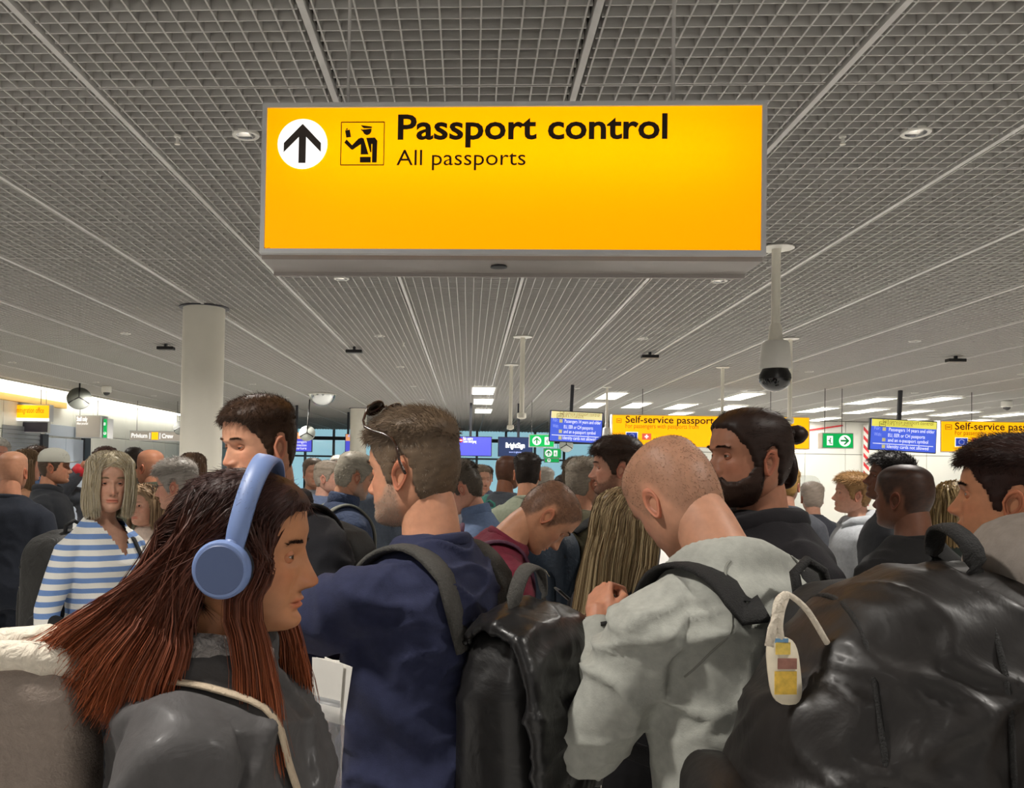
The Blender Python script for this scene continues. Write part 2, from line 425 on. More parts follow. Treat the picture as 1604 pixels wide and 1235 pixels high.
# officer pictogram
px0, pz1 = sl(535, 192); px1, pz0 = sl(601, 259); pw = px1 - px0; ph = pz1 - pz0
pic = MB()
t_ = .0028
for z in (pz0, pz1): pic.box(((px0 + px1)/2, -.003, z), (pw, .003, t_))
for x in (px0, px1): pic.box((x, -.003, (pz0 + pz1)/2), (t_, .003, ph))
picf = pic.build('pictogram_frame', M_ink, sign)
def pp(x, y): return (px0 + (x - 515) / 256 * pw, pz1 - (y - 200) / 255 * ph)      # coordinates read off an enlargement
fig = MB()
def poly(*pts): fig.prism([pp(*q) for q in pts], -.005, -.002)
poly((632, 219), (697, 228), (697, 236), (650, 236), (640, 229))
poly((634, 240), (640, 246), (696, 240), (694, 258), (684, 272), (668, 278), (652, 270), (644, 256), (632, 246))
poly((538, 250), (566, 246), (574, 288), (546, 292)); poly((541, 245), (552, 234), (553, 244))
poly((535, 322), (548, 304), (582, 338), (618, 300), (636, 293), (650, 298), (680, 392), (634, 392), (634, 330), (586, 364), (576, 362))
poly((665, 295), (716, 293), (731, 312), (729, 440), (702, 440), (702, 330), (696, 330), (697, 378), (690, 380))
poly((630, 408), (694, 408), (694, 440), (630, 440))
fig.build('officer_pictogram', M_ink, picf)
def stext(name, s, x0, x1, base, H, bold):
    a, z = sl(x0, base); b_, _ = sl(x1, base); h = H * SY / FPX
    return text(name, s, (a, -.001, z), M_ink, sign, height=h, width=b_ - a, bold=bold, depth=.003, words=True)
stext('lettering', 'Passport control', 623, 1045, 218.5, 39, .022)
stext('lettering', 'All passports', 621, 823, 259.5, 25, .0)
a_, z_ = sl(409, 390); text('serial_lettering', '11735 wfz', (a_, -.001, z_), M_ink, sign, height=.006, depth=.001)
for px in (545, 1054):
    x = at(px, 160, SY + .13).x - sign.location.x
    MB().cyl((x, .13, sh - .01), (x, .13, CZ - sz0 + .02), .006 if px < 600 else .0075, 10).build('hanger_rod', M_rail, sign, True)
    MB().lathe([(.02, 0), (.02, .012)], (x, .13, sh + .01), 12).build('rod_foot', M_frame, sign, True)

# ------------------------------------------------------------------ cameras on poles
def ptz(px, py, tip, label, w=None, dome=True, head='ptz', cap=M_white):
    p = onc(px, py); k = w if w else 1.0
    t = empty('surveillance_camera', (p.x, p.y, CZ)); tag(t, label, 'camera', 'ceiling cameras on drop poles')
    zb = at(px, tip, p.y).z - CZ
    MB().lathe([(.12*k, -.002), (.135*k, -.008), (.135*k, -.016), (.035*k, -.02)], n=32).build('ceiling_flange', cap, t, True)
    if head == 'ptz':
        D = .12 * k
        zh = zb + .40 * k
        MB().cyl((0, 0, -.01), (0, 0, zh + .12*k), .034*k, 16).build('pole', M_cream, t, True)
        MB().lathe([(.036*k, .14*k), (.045*k, .12*k), (.055*k, .02*k), (.06*k, 0)], (0, 0, zh), 24).build('neck', M_cream, t, True)
        MB().lathe([(.06*k, .005*k), (.09*k, 0), (.105*k, -.02*k), (.118*k, -.19*k), (.12*k, -.215*k), (.1*k, -.22*k)], (0, 0, zh), 32).build('housing', M_white, t, True)
        MB().lathe([(.095*k, -.215*k), (.1*k, -.23*k), (.118*k, -.265*k), (.121*k, -.30*k)], (0, 0, zh), 32).build('dome_collar', M_black, t, True)
        MB().lathe([(.12*k * math.cos(i * PI / 16), -.30*k - .10*k * math.sin(i * PI / 16)) for i in range(9)], (0, 0, zh), 32).build('dome_globe', M_globe, t, True)
    else:
        MB().cyl((0, 0, -.01), (0, 0, zb + .05), .034*k, 16).build('pole', M_cream, t, True)
        MB().lathe([(.05*k, .08), (.065*k, .07), (.065*k, .01), (.05*k, 0), (.02, -.01)], (0, 0, zb), 20).build('end_cap', M_cream, t, True)
ptz(1216, 387, 614, 'large white dome camera on a drop pole beside the right end of the big sign', 1.05)
ptz(1238, 530, 664, 'white drop pole right behind the large dome camera, over the yellow sign end', .85, head='cap', cap=M_white)
ptz(1132, 575, 690, 'white drop pole camera above the man with the hair bun', .85, head='cap')
ptz(951, 606, 693, 'small white dome camera on a pole between the tilted blue screen and yellow sign', .8)
ptz(819, 527, 656, 'longer white drop pole hanging right of the ceiling centre line', 1.0, head='cap')
ptz(801, 571, 673, 'shorter white drop pole hanging just left of the longer pole', .95, head='cap')
def dome_cam(px, py, label, k=1.0):
    p = onc(px, py - 8)
    t = empty('dome_camera', (p.x, p.y, CZ)); tag(t, label, 'camera')
    MB().lathe([(.1*k, 0), (.12*k, -.02*k), (.12*k, -.14*k), (.1*k, -.16*k)], n=24).build('housing', M_white, t, True)
    MB().lathe([(.085*k * math.cos(i * PI / 12), -.155*k - .085*k * math.sin(i * PI / 12)) for i in range(7)], n=20).build('dome_globe', M_globe, t, True)
dome_cam(167, 613, 'small white dome camera on the ceiling right of the large round mirror')
dome_cam(1577, 636, 'small white dome camera on the ceiling above the rightmost yellow sign')
for px, py, lb in ((260, 543, 'left of the thick pillar'), (555, 548, 'right of the thick pillar'), (1018, 556, 'above the left yellow self-service sign'), (1497, 562, 'above the rightmost yellow sign')):
    p = onc(px, py - 4); t = empty('ceiling_sensor', (p.x, p.y, CZ)); tag(t, 'flat black box sensor hanging from the ceiling ' + lb, 'sensor', 'black box sensors under the ceiling')
    MB().rbox((0, 0, -.07), (.26, .14, .05), .008, 2).build('body', M_black, t)
    MB().box((0, 0, -.02), (.04, .04, .06)).build('bracket', M_dark, t)
for px, py, lb in ((278, 212, 'left of the big sign'), (1320, 212, 'right of the big sign'), (632, 537, 'below the big sign')):
    p = onc(px, py); t = empty('sprinkler_head', (p.x, p.y, CZ)); tag(t, 'tiny sprinkler head poking out of the ceiling grid ' + lb, 'sprinkler', 'sprinkler heads')
    MB().lathe([(.02, 0), (.02, -.012), (.009, -.014), (.008, -.04)], n=12).build('body', M_white, t, True)
    MB().lathe([(.016, -.05), (.016, -.053)], n=12).cyl((.008, 0, -.038), (.012, 0, -.051), .002, 6).cyl((-.008, 0, -.038), (-.012, 0, -.051), .002, 6).build('deflector', M_cream, t)

# ------------------------------------------------------------------ hanging signs in the distance
def hsign(name, x0, y0, x1, y1, Y, label, face, rods=(), depth=.18, cat='sign', frame=M_frame, tilt=0, pole=None, group=None):
    a = at((x0 + x1)/2, y1, Y); w = (x1 - x0) * Y / FPX; h = (y1 - y0) * Y / FPX
    t = empty(name, (a.x, Y, a.z)); tag(t, label, cat, group)
    if tilt: t.rotation_euler = (0, rad(tilt), 0)
    MB().box((0, depth/2 + .008, h/2), (w, depth, h)).build('casing', frame, t)
    MB().box((0, 0, h/2), (w - .04, .012, h - .04)).build('face', face, t)
    for px in rods:
        x = at(px, y0, Y).x - a.x
        MB().cyl((x, depth/2, h), (x, depth/2, CZ - a.z + .02), .008, 8).build('hanger_rod', M_rod, t)
    if pole:
        x = at(pole, y0, Y).x - a.x
        MB().box((x, depth/2, (h + CZ - a.z)/2), (.07, .07, CZ - a.z - h + .12)).build('hanger_pole', M_dark, t)
    t['w'] = w; t['h'] = h
    del t['w'], t['h']
    def loc(fx, fz, d=-.008): return (-w/2 + fx * w, d, fz * h)
    return t, w, h, loc
def flag_eu(t, loc, w, h):
    f = MB().box((loc[0] + w/2, loc[1] - .003, loc[2] + h/2), (w, .004, h)).build('flag', mat('eu_blue', '1f3fae', .5, emit='2a49b4', estr=.6), t)
    s = MB()
    for i in range(12):
        c = (loc[0] + w/2 + .33*h*math.cos(i*PI/6), loc[2] + h/2 + .33*h*math.sin(i*PI/6)); r = h * .055
        s.prism([(c[0] + (r if j % 2 == 0 else r*.45) * math.sin(j*PI/5), c[1] + (r if j % 2 == 0 else r*.45) * math.cos(j*PI/5)) for j in range(10)], loc[1] - .009, loc[1] - .006)
    s.build('stars', M_inkw, f)
    MB().box((loc[0] + w/2, loc[1] - .0005, loc[2] + h/2), (w + .03, .003, h + .03)).build('flag_border', M_inkw, f)
def flag_ch(t, loc, w, h, pale=False):
    m = mat('swiss_red', 'e2604a', .5, emit='e2604a', estr=.7)
    f = MB().box((loc[0] + w/2, loc[1] - .003, loc[2] + h/2), (w, .004, h)).build('flag', m, t)
    MB().box((loc[0] + w/2, loc[1] - .007, loc[2] + h/2), (h*.62, .003, h*.2)).box((loc[0] + w/2, loc[1] - .0072, loc[2] + h/2), (h*.2, .003, h*.62)).build('cross', M_inkw, f)
def chip(t, loc, w, h, m=M_ink):     # e-passport mark
    g = MB()
    for z in (0, h): g.box((loc[0] + w/2, loc[1], loc[2] + z), (w, .003, h*.09))
    for x in (0, w): g.box((loc[0] + x, loc[1], loc[2] + h/2), (h*.09, .003, h))
    g2 = MB()
    for sx in (-1, 1):
        for z in (.38, .62): g2.box((loc[0] + w/2 + sx*w*.25, loc[1], loc[2] + h*z), (w*.22, .003, h*.09))
        g2.box((loc[0] + w/2 + sx*w*.17, loc[1], loc[2] + h*.5), (w*.05, .003, h*.3))
    g2.lathe([(h*.12, 0), (h*.12, .002)], (loc[0] + w/2, loc[1], loc[2] + h/2), 14, Matrix.Rotation(PI/2, 3, 'X'))
    f = g2.build('passport_mark', m, t); g.build('mark_frame', m, f)
# yellow self-service signs
t, w, h, loc = hsign('hanging_sign', 962, 652, 1262, 702, 20.0, 'wide backlit yellow self-service passport control sign left of the green exit sign', M_yel, (1008, 1210), .25)
text('lettering', 'Self-service passport control', loc(.07, .74), M_ink, t, height=.155, width=w*.62, bold=.012, words=True)
text('lettering', 'For passengers with passports from', loc(.07, .58), mat('faded_lettering', 'c89000', .5), t, height=.1, width=w*.37)
flag_eu(t, loc(.075, .2), .24, .17); flag_ch(t, loc(.155, .22), .2, .14); chip(t, loc(.025, .74, -.012), .1, .085)
MB().prism([(w*.5 - .62, .48*h), (w*.5 - .62, .58*h), (w*.5 - .42, .58*h), (w*.5 - .42, .48*h), (w*.5 - .52, .40*h)], -.02, -.01).build('pole_bracket', M_white, t)
t, w, h, loc = hsign('hanging_sign', 1483, 663, 1760, 711, 19.8, 'wide backlit yellow self-service passport control sign cut off by the right edge', M_yel, (1527, 1700), .25)
text('lettering', 'Self-service passport control', loc(.075, .72), M_ink, t, height=.155, width=w*.67, bold=.012, words=True)
text('lettering', 'For passengers with passports from', loc(.075, .55), mat('faded_lettering2', '9a6c00', .5), t, height=.1, width=w*.4)
flag_eu(t, loc(.08, .2), .24, .17); flag_ch(t, loc(.165, .2), .22, .17); chip(t, loc(.025, .72, -.012), .13, .1)
# tilted information screens
def infoscreen(x0, y0, x1, y1, Y, pole, label, pale):
    t, w, h, loc = hsign('information_screen', x0, y0, x1, y1, Y, label, M_blue, (), .07, 'screen', M_dark, 2.2 if pale else 2.5, pole, 'tilted blue information screens')
    hd = MB().box((0, -.012, h*.86), (w - .05, .006, h*.22)).build('header_band', mat('cream_screen' if pale else 'yellow_screen', 'e8dc9a' if pale else 'e4dc60', .4, emit='e4d8a0' if pale else 'dcd45a', estr=.8), t)
    mi = mat('olive_lettering', '8d8440', .5)
    text('lettering', 'Self-service passport control', loc(.18, .86, -.017), mi, t, height=.085, width=w*.75)
    text('lettering', 'EER & CH passports', loc(.25, .79, -.017), mi, t, height=.05, width=w*.38)
    chip(t, loc(.13, .75, -.02), .13, .1, mat('screen_mark', '6a5a10', .5))
    for s, x, z, ww in (('For:', .06, .64, .09), ('With:', .06, .45, .11), ('Passengers 14 years and older', .28, .62, .68), ('EU, EER or CH passports', .27, .44, .55), ('and an e-passport symbol', .27, .29, .6), ('Identity cards not allowed', .26, .09, .62)):
        text('lettering', s, loc(x, z, -.01), M_inkw if x > .2 else mat('pale_lettering', '9fb0f0', .5, emit='9fb0f0', estr=.7), t, height=.075, width=w*ww)
    MB().box((0, -.01, h*.215), (w*.9, .003, .012)).build('rule_line', M_inkw, t)
    g = MB()
    for z in (.62, .29, .08): g.box((-w/2 + w*.21, -.01, h*(z + .05)), (.07, .003, .075))
    g.build('item_icons', mat('icon_cream', 'cfc890', .5, emit='cfc890', estr=.5), t)
infoscreen(860, 645, 942, 694, 19.4, 893, 'tilted blue information screen hanging left of the wide yellow sign', True)
infoscreen(1364, 659, 1463, 708, 19.7, 1407, 'tilted blue information screen with yellow header hanging beside red striped post', False)
# green exit signs
def running(t, loc, s):       # door with a fleeing figure in outline
    g = MB()
    g.box((loc[0] + s*.35, loc[1], loc[2] + s*.5), (s*.62, .003, s)).build('door_symbol', M_inkw, t)
    f = MB().box((loc[0] + s*.36, loc[1] - .004, loc[2] + s*.45), (s*.14, .002, s*.35)).box((loc[0] + s*.45, loc[1] - .004, loc[2] + s*.2), (s*.3, .002, s*.09)).box((loc[0] + s*.26, loc[1] - .004, loc[2] + s*.5), (s*.3, .002, s*.08))
    f.lathe([(s*.08, 0), (s*.08, .002)], (loc[0] + s*.4, loc[1] - .003, loc[2] + s*.72), 10, Matrix.Rotation(PI/2, 3, 'X'))
    f.build('running_figure', mat('green_ink', '008a40', .5, emit='008a40', estr=.5), t)
def arrowdisc(t, loc, r, ang):
    c = (loc[0], loc[2])
    MB().prism([(c[0] + r*math.cos(2*PI*i/24), c[1] + r*math.sin(2*PI*i/24)) for i in range(24)], loc[1] - .003, loc[1]).build('arrow_disc', M_inkw, t)
    ca, sa = math.cos(ang), math.sin(ang)
    pts = [(x*ca - z*sa, x*sa + z*ca) for x, z in ((0, .8), (.72, .05), (.72, -.3), (.16, .22), (.16, -.75), (-.16, -.75), (-.16, .22), (-.72, -.3), (-.72, .05))]
    MB().prism([(c[0] + x*r, c[1] + z*r) for x, z in pts], loc[1] - .007, loc[1] - .004).build('arrow', mat('green_ink', '008a40', .5, emit='008a40', estr=.5), t)
t, w, h, loc = hsign('exit_sign', 1289, 679, 1336, 703, 19.4, 'green emergency exit sign with arrow pointing right, beside red striped post', M_green, (1295, 1322), .22)
running(t, loc(.13, .2, -.012), h*.6); arrowdisc(t, loc(.71, .5, -.012), h*.36, -PI/2)
t, w, h, loc = hsign('exit_sign', 829, 681, 868, 701, 24, 'green emergency exit sign with up arrow partly behind the left blue screen', M_green, (833,), .2)
arrowdisc(t, loc(.3, .5, -.012), h*.34, 0); running(t, loc(.6, .2, -.012), h*.6)
t, w, h, loc = hsign('exit_sign', 852, 703, 879, 718, 34, 'small far green exit sign with arrow and door symbol', M_green, (857, 874), .2)
arrowdisc(t, loc(.27, .5, -.012), h*.36, 0); running(t, loc(.55, .2, -.012), h*.6)
t, w, h, loc = hsign('exit_sign', 853, 718, 876, 725, 35, 'smallest far green exit sign just under another exit sign', M_green, (860,), .2)
arrowdisc(t, loc(.3, .5, -.012), h*.4, 0)
# far screens
t, w, h, loc = hsign('display_screen', 716, 684, 770, 715, 25, 'violet-blue display screen with a no entry notice, hanging right of the greying man', M_blue2, (), .08, 'screen', M_dark, 0, 737)
text('lettering', 'No entry', loc(.17, .8), M_inkw, t, height=.1, width=w*.28); text('lettering', 'Geen doorgang', loc(.17, .68), M_inkw, t, height=.08, width=w*.38)
MB().lathe([(.06, 0), (.06, .003)], loc(.1, .79, -.012), 16, Matrix.Rotation(PI/2, 3, 'X')).build('no_entry_symbol', M_red, t)
MB().box(loc(.1, .79, -.018), (.08, .003, .02)).build('symbol_bar', M_inkw, t)
t, w, h, loc = hsign('display_screen', 780, 685, 834, 716, 25, 'dark navy display screen with glowing white lettering above the doorway', M_navyscr, (), .08, 'screen', M_dark, 0, 812)
text('lettering', 'BrightSign', loc(.22, .46), M_inkw, t, height=.14, width=w*.55, bold=.03)
text('lettering', 'www.brightsign', loc(.32, .2), mat('pale_lettering', '9fb0f0', .5, emit='9fb0f0', estr=.7), t, height=.05, width=w*.36)
t, w, h, loc = hsign('display_screen', 446, 677, 489, 708, 27, 'blue and orange display screen beside the ear of the young man', M_blue2, (), .08, 'screen', M_dark, 0, 464)
MB().box((0, -.012, h*.82), (w - .05, .006, h*.33)).build('header_band', M_orangescr, t)
for s, z in (('Passport control', .82), ('For passengers', .45), ('with connection', .28), ('to departure', .12)): text('lettering', s, loc(.1, z, -.018), M_inkw, t, height=.08, width=w*.7)
t, w, h, loc = hsign('display_screen', 540, 680, 560, 709, 30, 'narrow blue and orange screen half hidden behind the slim far pillar', M_blue2, (), .08, 'screen', M_dark, 0, 545)
MB().box((0, -.012, h*.8), (w - .05, .006, h*.36)).build('header_band', M_orangescr, t)
text('lettering', '4', loc(.2, .72, -.018), mat('pale_lettering', '9fb0f0', .5, emit='9fb0f0', estr=.7), t, height=.25)
# left side signs
t, w, h, loc = hsign('hanging_sign', 17, 633, 79, 660, 21, 'small backlit yellow sign above a dark counter on the far left', M_yel, (20, 61), .2)
text('lettering', 'Immigration office', loc(.1, .5), mat('faded_lettering2', '9a6c00', .5), t, height=.13, width=w*.75)
MB().box((0, -.002, .04), (w - .02, .016, .07)).build('white_strip', M_inkw, t)
t, w, h, loc = hsign('counter_screen', 16, 660, 77, 678, 21.3, 'dark glass panel hanging under the small yellow sign on far left', mat('smoked_panel', '4c4650', .2, noise=(1.2, .3)), (), .1, 'panel')
for x in (-w*.4, w*.4): MB().cyl((x, .05, h), (x, .05, CZ - t.location.z + .02), .006, 6).build('hanger_rod', M_rod, t)
t, w, h, loc = hsign('hanging_sign', 117, 650, 158, 686, 24, 'grey box sign reading Staff only hanging by the left wall', M_grey, (119, 147), .5)
text('lettering', 'Staff only', loc(.05, .74), M_inkw, t, height=.12, width=w*.42, bold=.02); text('lettering', 'Alleen personeel', loc(.05, .58), M_inkw, t, height=.07, width=w*.45)
t, w, h, loc = hsign('exit_sign', 160.5, 655, 168, 687, 24.1, 'narrow green exit sign fixed to the end of the staff sign', M_green, (), .4)
running(t, loc(.2, .65, -.012), w*.6); arrowdisc(t, loc(.5, .25, -.012), w*.3, 0)
t, w, h, loc = hsign('hanging_sign', 201, 675, 284, 691, 26, 'long narrow grey sign reading Privium and Crew left of the thick pillar', M_grey, (213, 276), .15)
text('lettering', 'Privium', loc(.04, .3), M_inkw, t, height=.13, width=w*.31, bold=.02); text('lettering', 'Crew', loc(.64, .3), M_inkw, t, height=.13, width=w*.22, bold=.02)
for x in (.4, .6): MB().box(loc(x, .5), (.02, .004, h*.6)).build('divider', M_inkw, t)
bx_ = MB().box(loc(.5, .5, -.01), (.2, .006, h*.75)).build('yellow_square', M_yel, t)
# left wall fittings
def atX(px, py, X):
    d = ray(px, py); return Vector((0, 0, CAMZ)) + d * (X / d.x)
def wallbox(name, x0, y0, x1, y1, m, label, cat, th=.08):
    a = atX(x0, y0, XL + .03); b = atX(x1, y1, XL + .03)
    o = MB().span((0, 0, 0), (th, b.y - a.y, a.z - max(b.z, 0))).build(name, m); o.location = (XL + .02, a.y, max(b.z, 0)); tag(o, label, cat); return o
bm_ = wallbox('wall_beam', -60, 618, 97, 643, M_wood, 'pale wooden beam running along the left wall above the yellow sign', 'beam', .15)
bm_.data.transform(Matrix.Diagonal((1, 1, 1, 1)))
b1 = atX(97, 636, XL + .03); a1 = atX(0, 625, XL + .03)
for v in bm_.data.vertices: v.co.z = (v.co.z > .01) * .16
bm_.location = (XL + .02, a1.y - 6, b1.z - .08)
for v in bm_.data.vertices: v.co.y = 0 if v.co.y < .1 else b1.y - a1.y + 6
sd = empty('roller_shutter', (XL + .02, atX(0, 700, XL).y, 0)); tag(sd, 'grey ribbed roller shutter in the left wall', 'shutter')
ln = atX(60, 700, XL).y - sd.location.y
for k in range(24): MB().rbox((.03, ln/2, .06 + k*.105), (.03, ln, .1), .008, 1).build('slat', mat('shutter_grey', '8f9296', .5, metal=.3), sd)
for x0, x1, lb in ((61, 67, 'dark narrow post left of the pale blue door'), (128, 134, 'dark narrow post right of the pale blue door')):
    wallbox('door_post', x0, 680, x1, 790, M_dark, lb, 'post', .12)
dr = empty('door_1', (XL + .03, atX(67, 700, XL).y, 0)); dr['kind'] = 'structure'
ln = atX(127, 700, XL).y - dr.location.y
for k in range(2):
    lf = MB().rbox((.03, ln*(.25 + .5*k), 1.15), (.05, ln/2 - .03, 2.3), .006, 1).build('door_leaf', M_bluedoor, dr)
    MB().rbox((.07, ln*(.44 + .12*k), 1.05), (.04, .03, .2), .006, 1).build('door_handle', M_chrome, lf)
MB().rbox((.03, ln/2, 2.5), (.05, ln - .02, .3), .006, 1).build('door_header', M_bluedoor, dr)
# round mirrors
def rmirror(px, py, r, Y, ang, label, m, spokes=True):
    p = at(px, py, Y); R_ = r * Y / FPX
    t = empty('convex_mirror', (p.x, p.y, p.z)); t.rotation_euler = (rad(-20), 0, rad(ang)); tag(t, label, 'mirror', 'round convex mirrors')
    RX = Matrix.Rotation(PI/2, 3, 'X')
    MB().lathe([(.02, .1*R_*2), (.5*R_, .08*2*R_), (.85*R_, .03*2*R_), (R_, 0), (R_, -.03), (.98*R_, -.035)], n=32, R=RX).build('dish', m, t, True)
    g = MB()
    for k in range(3):
        a = PI/2 + k * 2*PI/3
        g.cyl((0, -.2*R_, 0), (R_*.95*math.cos(a), -.03*R_, R_*.95*math.sin(a)), .016, 8)
    g.build('spokes', M_black, t)
    inv = Matrix.Rotation(-rad(ang), 3, 'Z')
    top = Vector((0, 0, CZ - p.z))
    MB().cyl((0, -.1*R_, 0), (0, -.05, top.z*1.02), .02, 8).build('hanger_rod', M_black, t)
rmirror(124, 624, 19, 20.5, 20, 'large dark round mirror seen from behind, hanging left of dome camera', M_mback)
rmirror(481, 679, 13, 24, 0, 'pale round convex mirror hanging between the young man and the greying man', mat('pale_mirror', 'cfd4cc', .25, noise=(2, .1)))
rmirror(283, 670, 12, 24.5, 10, 'dark round mirror half hidden by the left side of the thick pillar', M_mback)
rmirror(887, 698, 11, 30, 0, 'far round mirror showing just below the left blue screen', mat('pale_mirror', 'cfd4cc', .25))
p = onc(505, 617); t = empty('half_dome_mirror', (p.x, p.y, CZ)); tag(t, 'glinting silver half dome mirror on the ceiling above the young man', 'mirror')
R_ = 21 * p.y / FPX
MB().lathe([(R_*math.cos(i*PI/20), -R_*.95*math.sin(i*PI/20)) for i in range(11)], n=32).build('mirror_dome', mat('facet_mirror', 'dfe2e2', .05, metal=1, bump=(9, .6)), t, True)
MB().lathe([(R_, -.002), (R_*1.06, -.01), (R_*1.06, -.03), (R_, -.035)], n=32).build('rim', M_white, t, True)
# striped corner post
p = at(1356, 690, YB - .1)
t = empty('striped_post', (p.x, YB - .1, 0)); tag(t, 'white corner post wrapped in diagonal red tape by the back wall', 'post')
pw_ = 8 * YB / FPX; ph_ = CZ - .12
MB().box((0, 0, ph_/2), (pw_, .1, ph_)).build('post', M_white, t)
k = 0; z = .05
while z < ph_ - .35:
    MB().prism([(-pw_/2, z + .2), (-pw_/2, z + .33), (pw_/2, z + .13), (pw_/2, z)], -.056, -.05).build('tape_stripe', M_red, t); z += .3
p = at(1283, 672, YB - .05)
o = MB().box((0, 0, 0), (1.6, .01, .05), Matrix.Rotation(rad(-9), 3, 'Y')).build('tape_strip', M_red); o.location = (p.x, YB - .06, p.z); tag(o, 'sloping red tape strip on the back wall above green exit sign', 'tape')

# glass fins of the passport gates far right
for k, (px, w_, lb) in enumerate(((1262, 44, 'clear glass gate fin left of the blond boy, nearer one'), (1200, 40, 'clear glass gate fin behind the man with the hair bun'))):
    Yg = 12.0 + k; p = at(px, 745, Yg); hw = w_ / 2 * Yg / FPX; hz = p.z
    t = empty('glass_gate_fin', (p.x, Yg, 0)); tag(t, lb, 'gate', 'passport gate fins')
    pts = [(-hw, .1), (-hw, hz), (hw - .12, hz)] + [(hw - .12 + .12*math.sin(a), hz - .12 + .12*math.cos(a)) for a in (.4, .8, 1.2, PI/2)] + [(hw, .1)]
    MB().prism(pts, -.01, .01).build('glass_panel', mat('fin_glass', 'e4eeee', .05, trans=.85, alpha=.45), t)
    MB().rbox((0, 0, .09), (2*hw + .06, .16, .18), .02, 2).build('foot', M_frame, t)
# ================================================================== people: library
def rotm(ax, a): return np.array(Matrix.Rotation(a, 3, ax))
def sstep(x): x = np.clip(x, 0, 1); return x * x * (3 - 2 * x)
def grid_faces(nr, nc, wrap=True):
    i = np.arange(nr - 1)[:, None]; j = np.arange(nc if wrap else nc - 1)[None, :]
    j2 = (j + 1) % nc
    return np.stack([i*nc + j, i*nc + j2, (i+1)*nc + j2, (i+1)*nc + j], -1).reshape(-1, 4)
def vnormals(V, F):
    n = np.zeros_like(V)
    fn = np.cross(V[F[:, 2]] - V[F[:, 0]], V[F[:, 3]] - V[F[:, 1]])
    for k in range(4): np.add.at(n, F[:, k], fn)
    return n / (np.linalg.norm(n, axis=1, keepdims=True) + 1e-12)
def wav(P, k, seed, n=5):          # cheap smooth noise
    r = np.random.default_rng(seed); s = 0
    for _ in range(n):
        d = r.normal(size=3); d /= np.linalg.norm(d); f = k * r.uniform(.6, 1.6)
        s = s + np.sin(P @ d * f + r.uniform(0, 6.28) + 1.3 * np.sin(P @ r.normal(size=3) * f * .4))
    return s / n

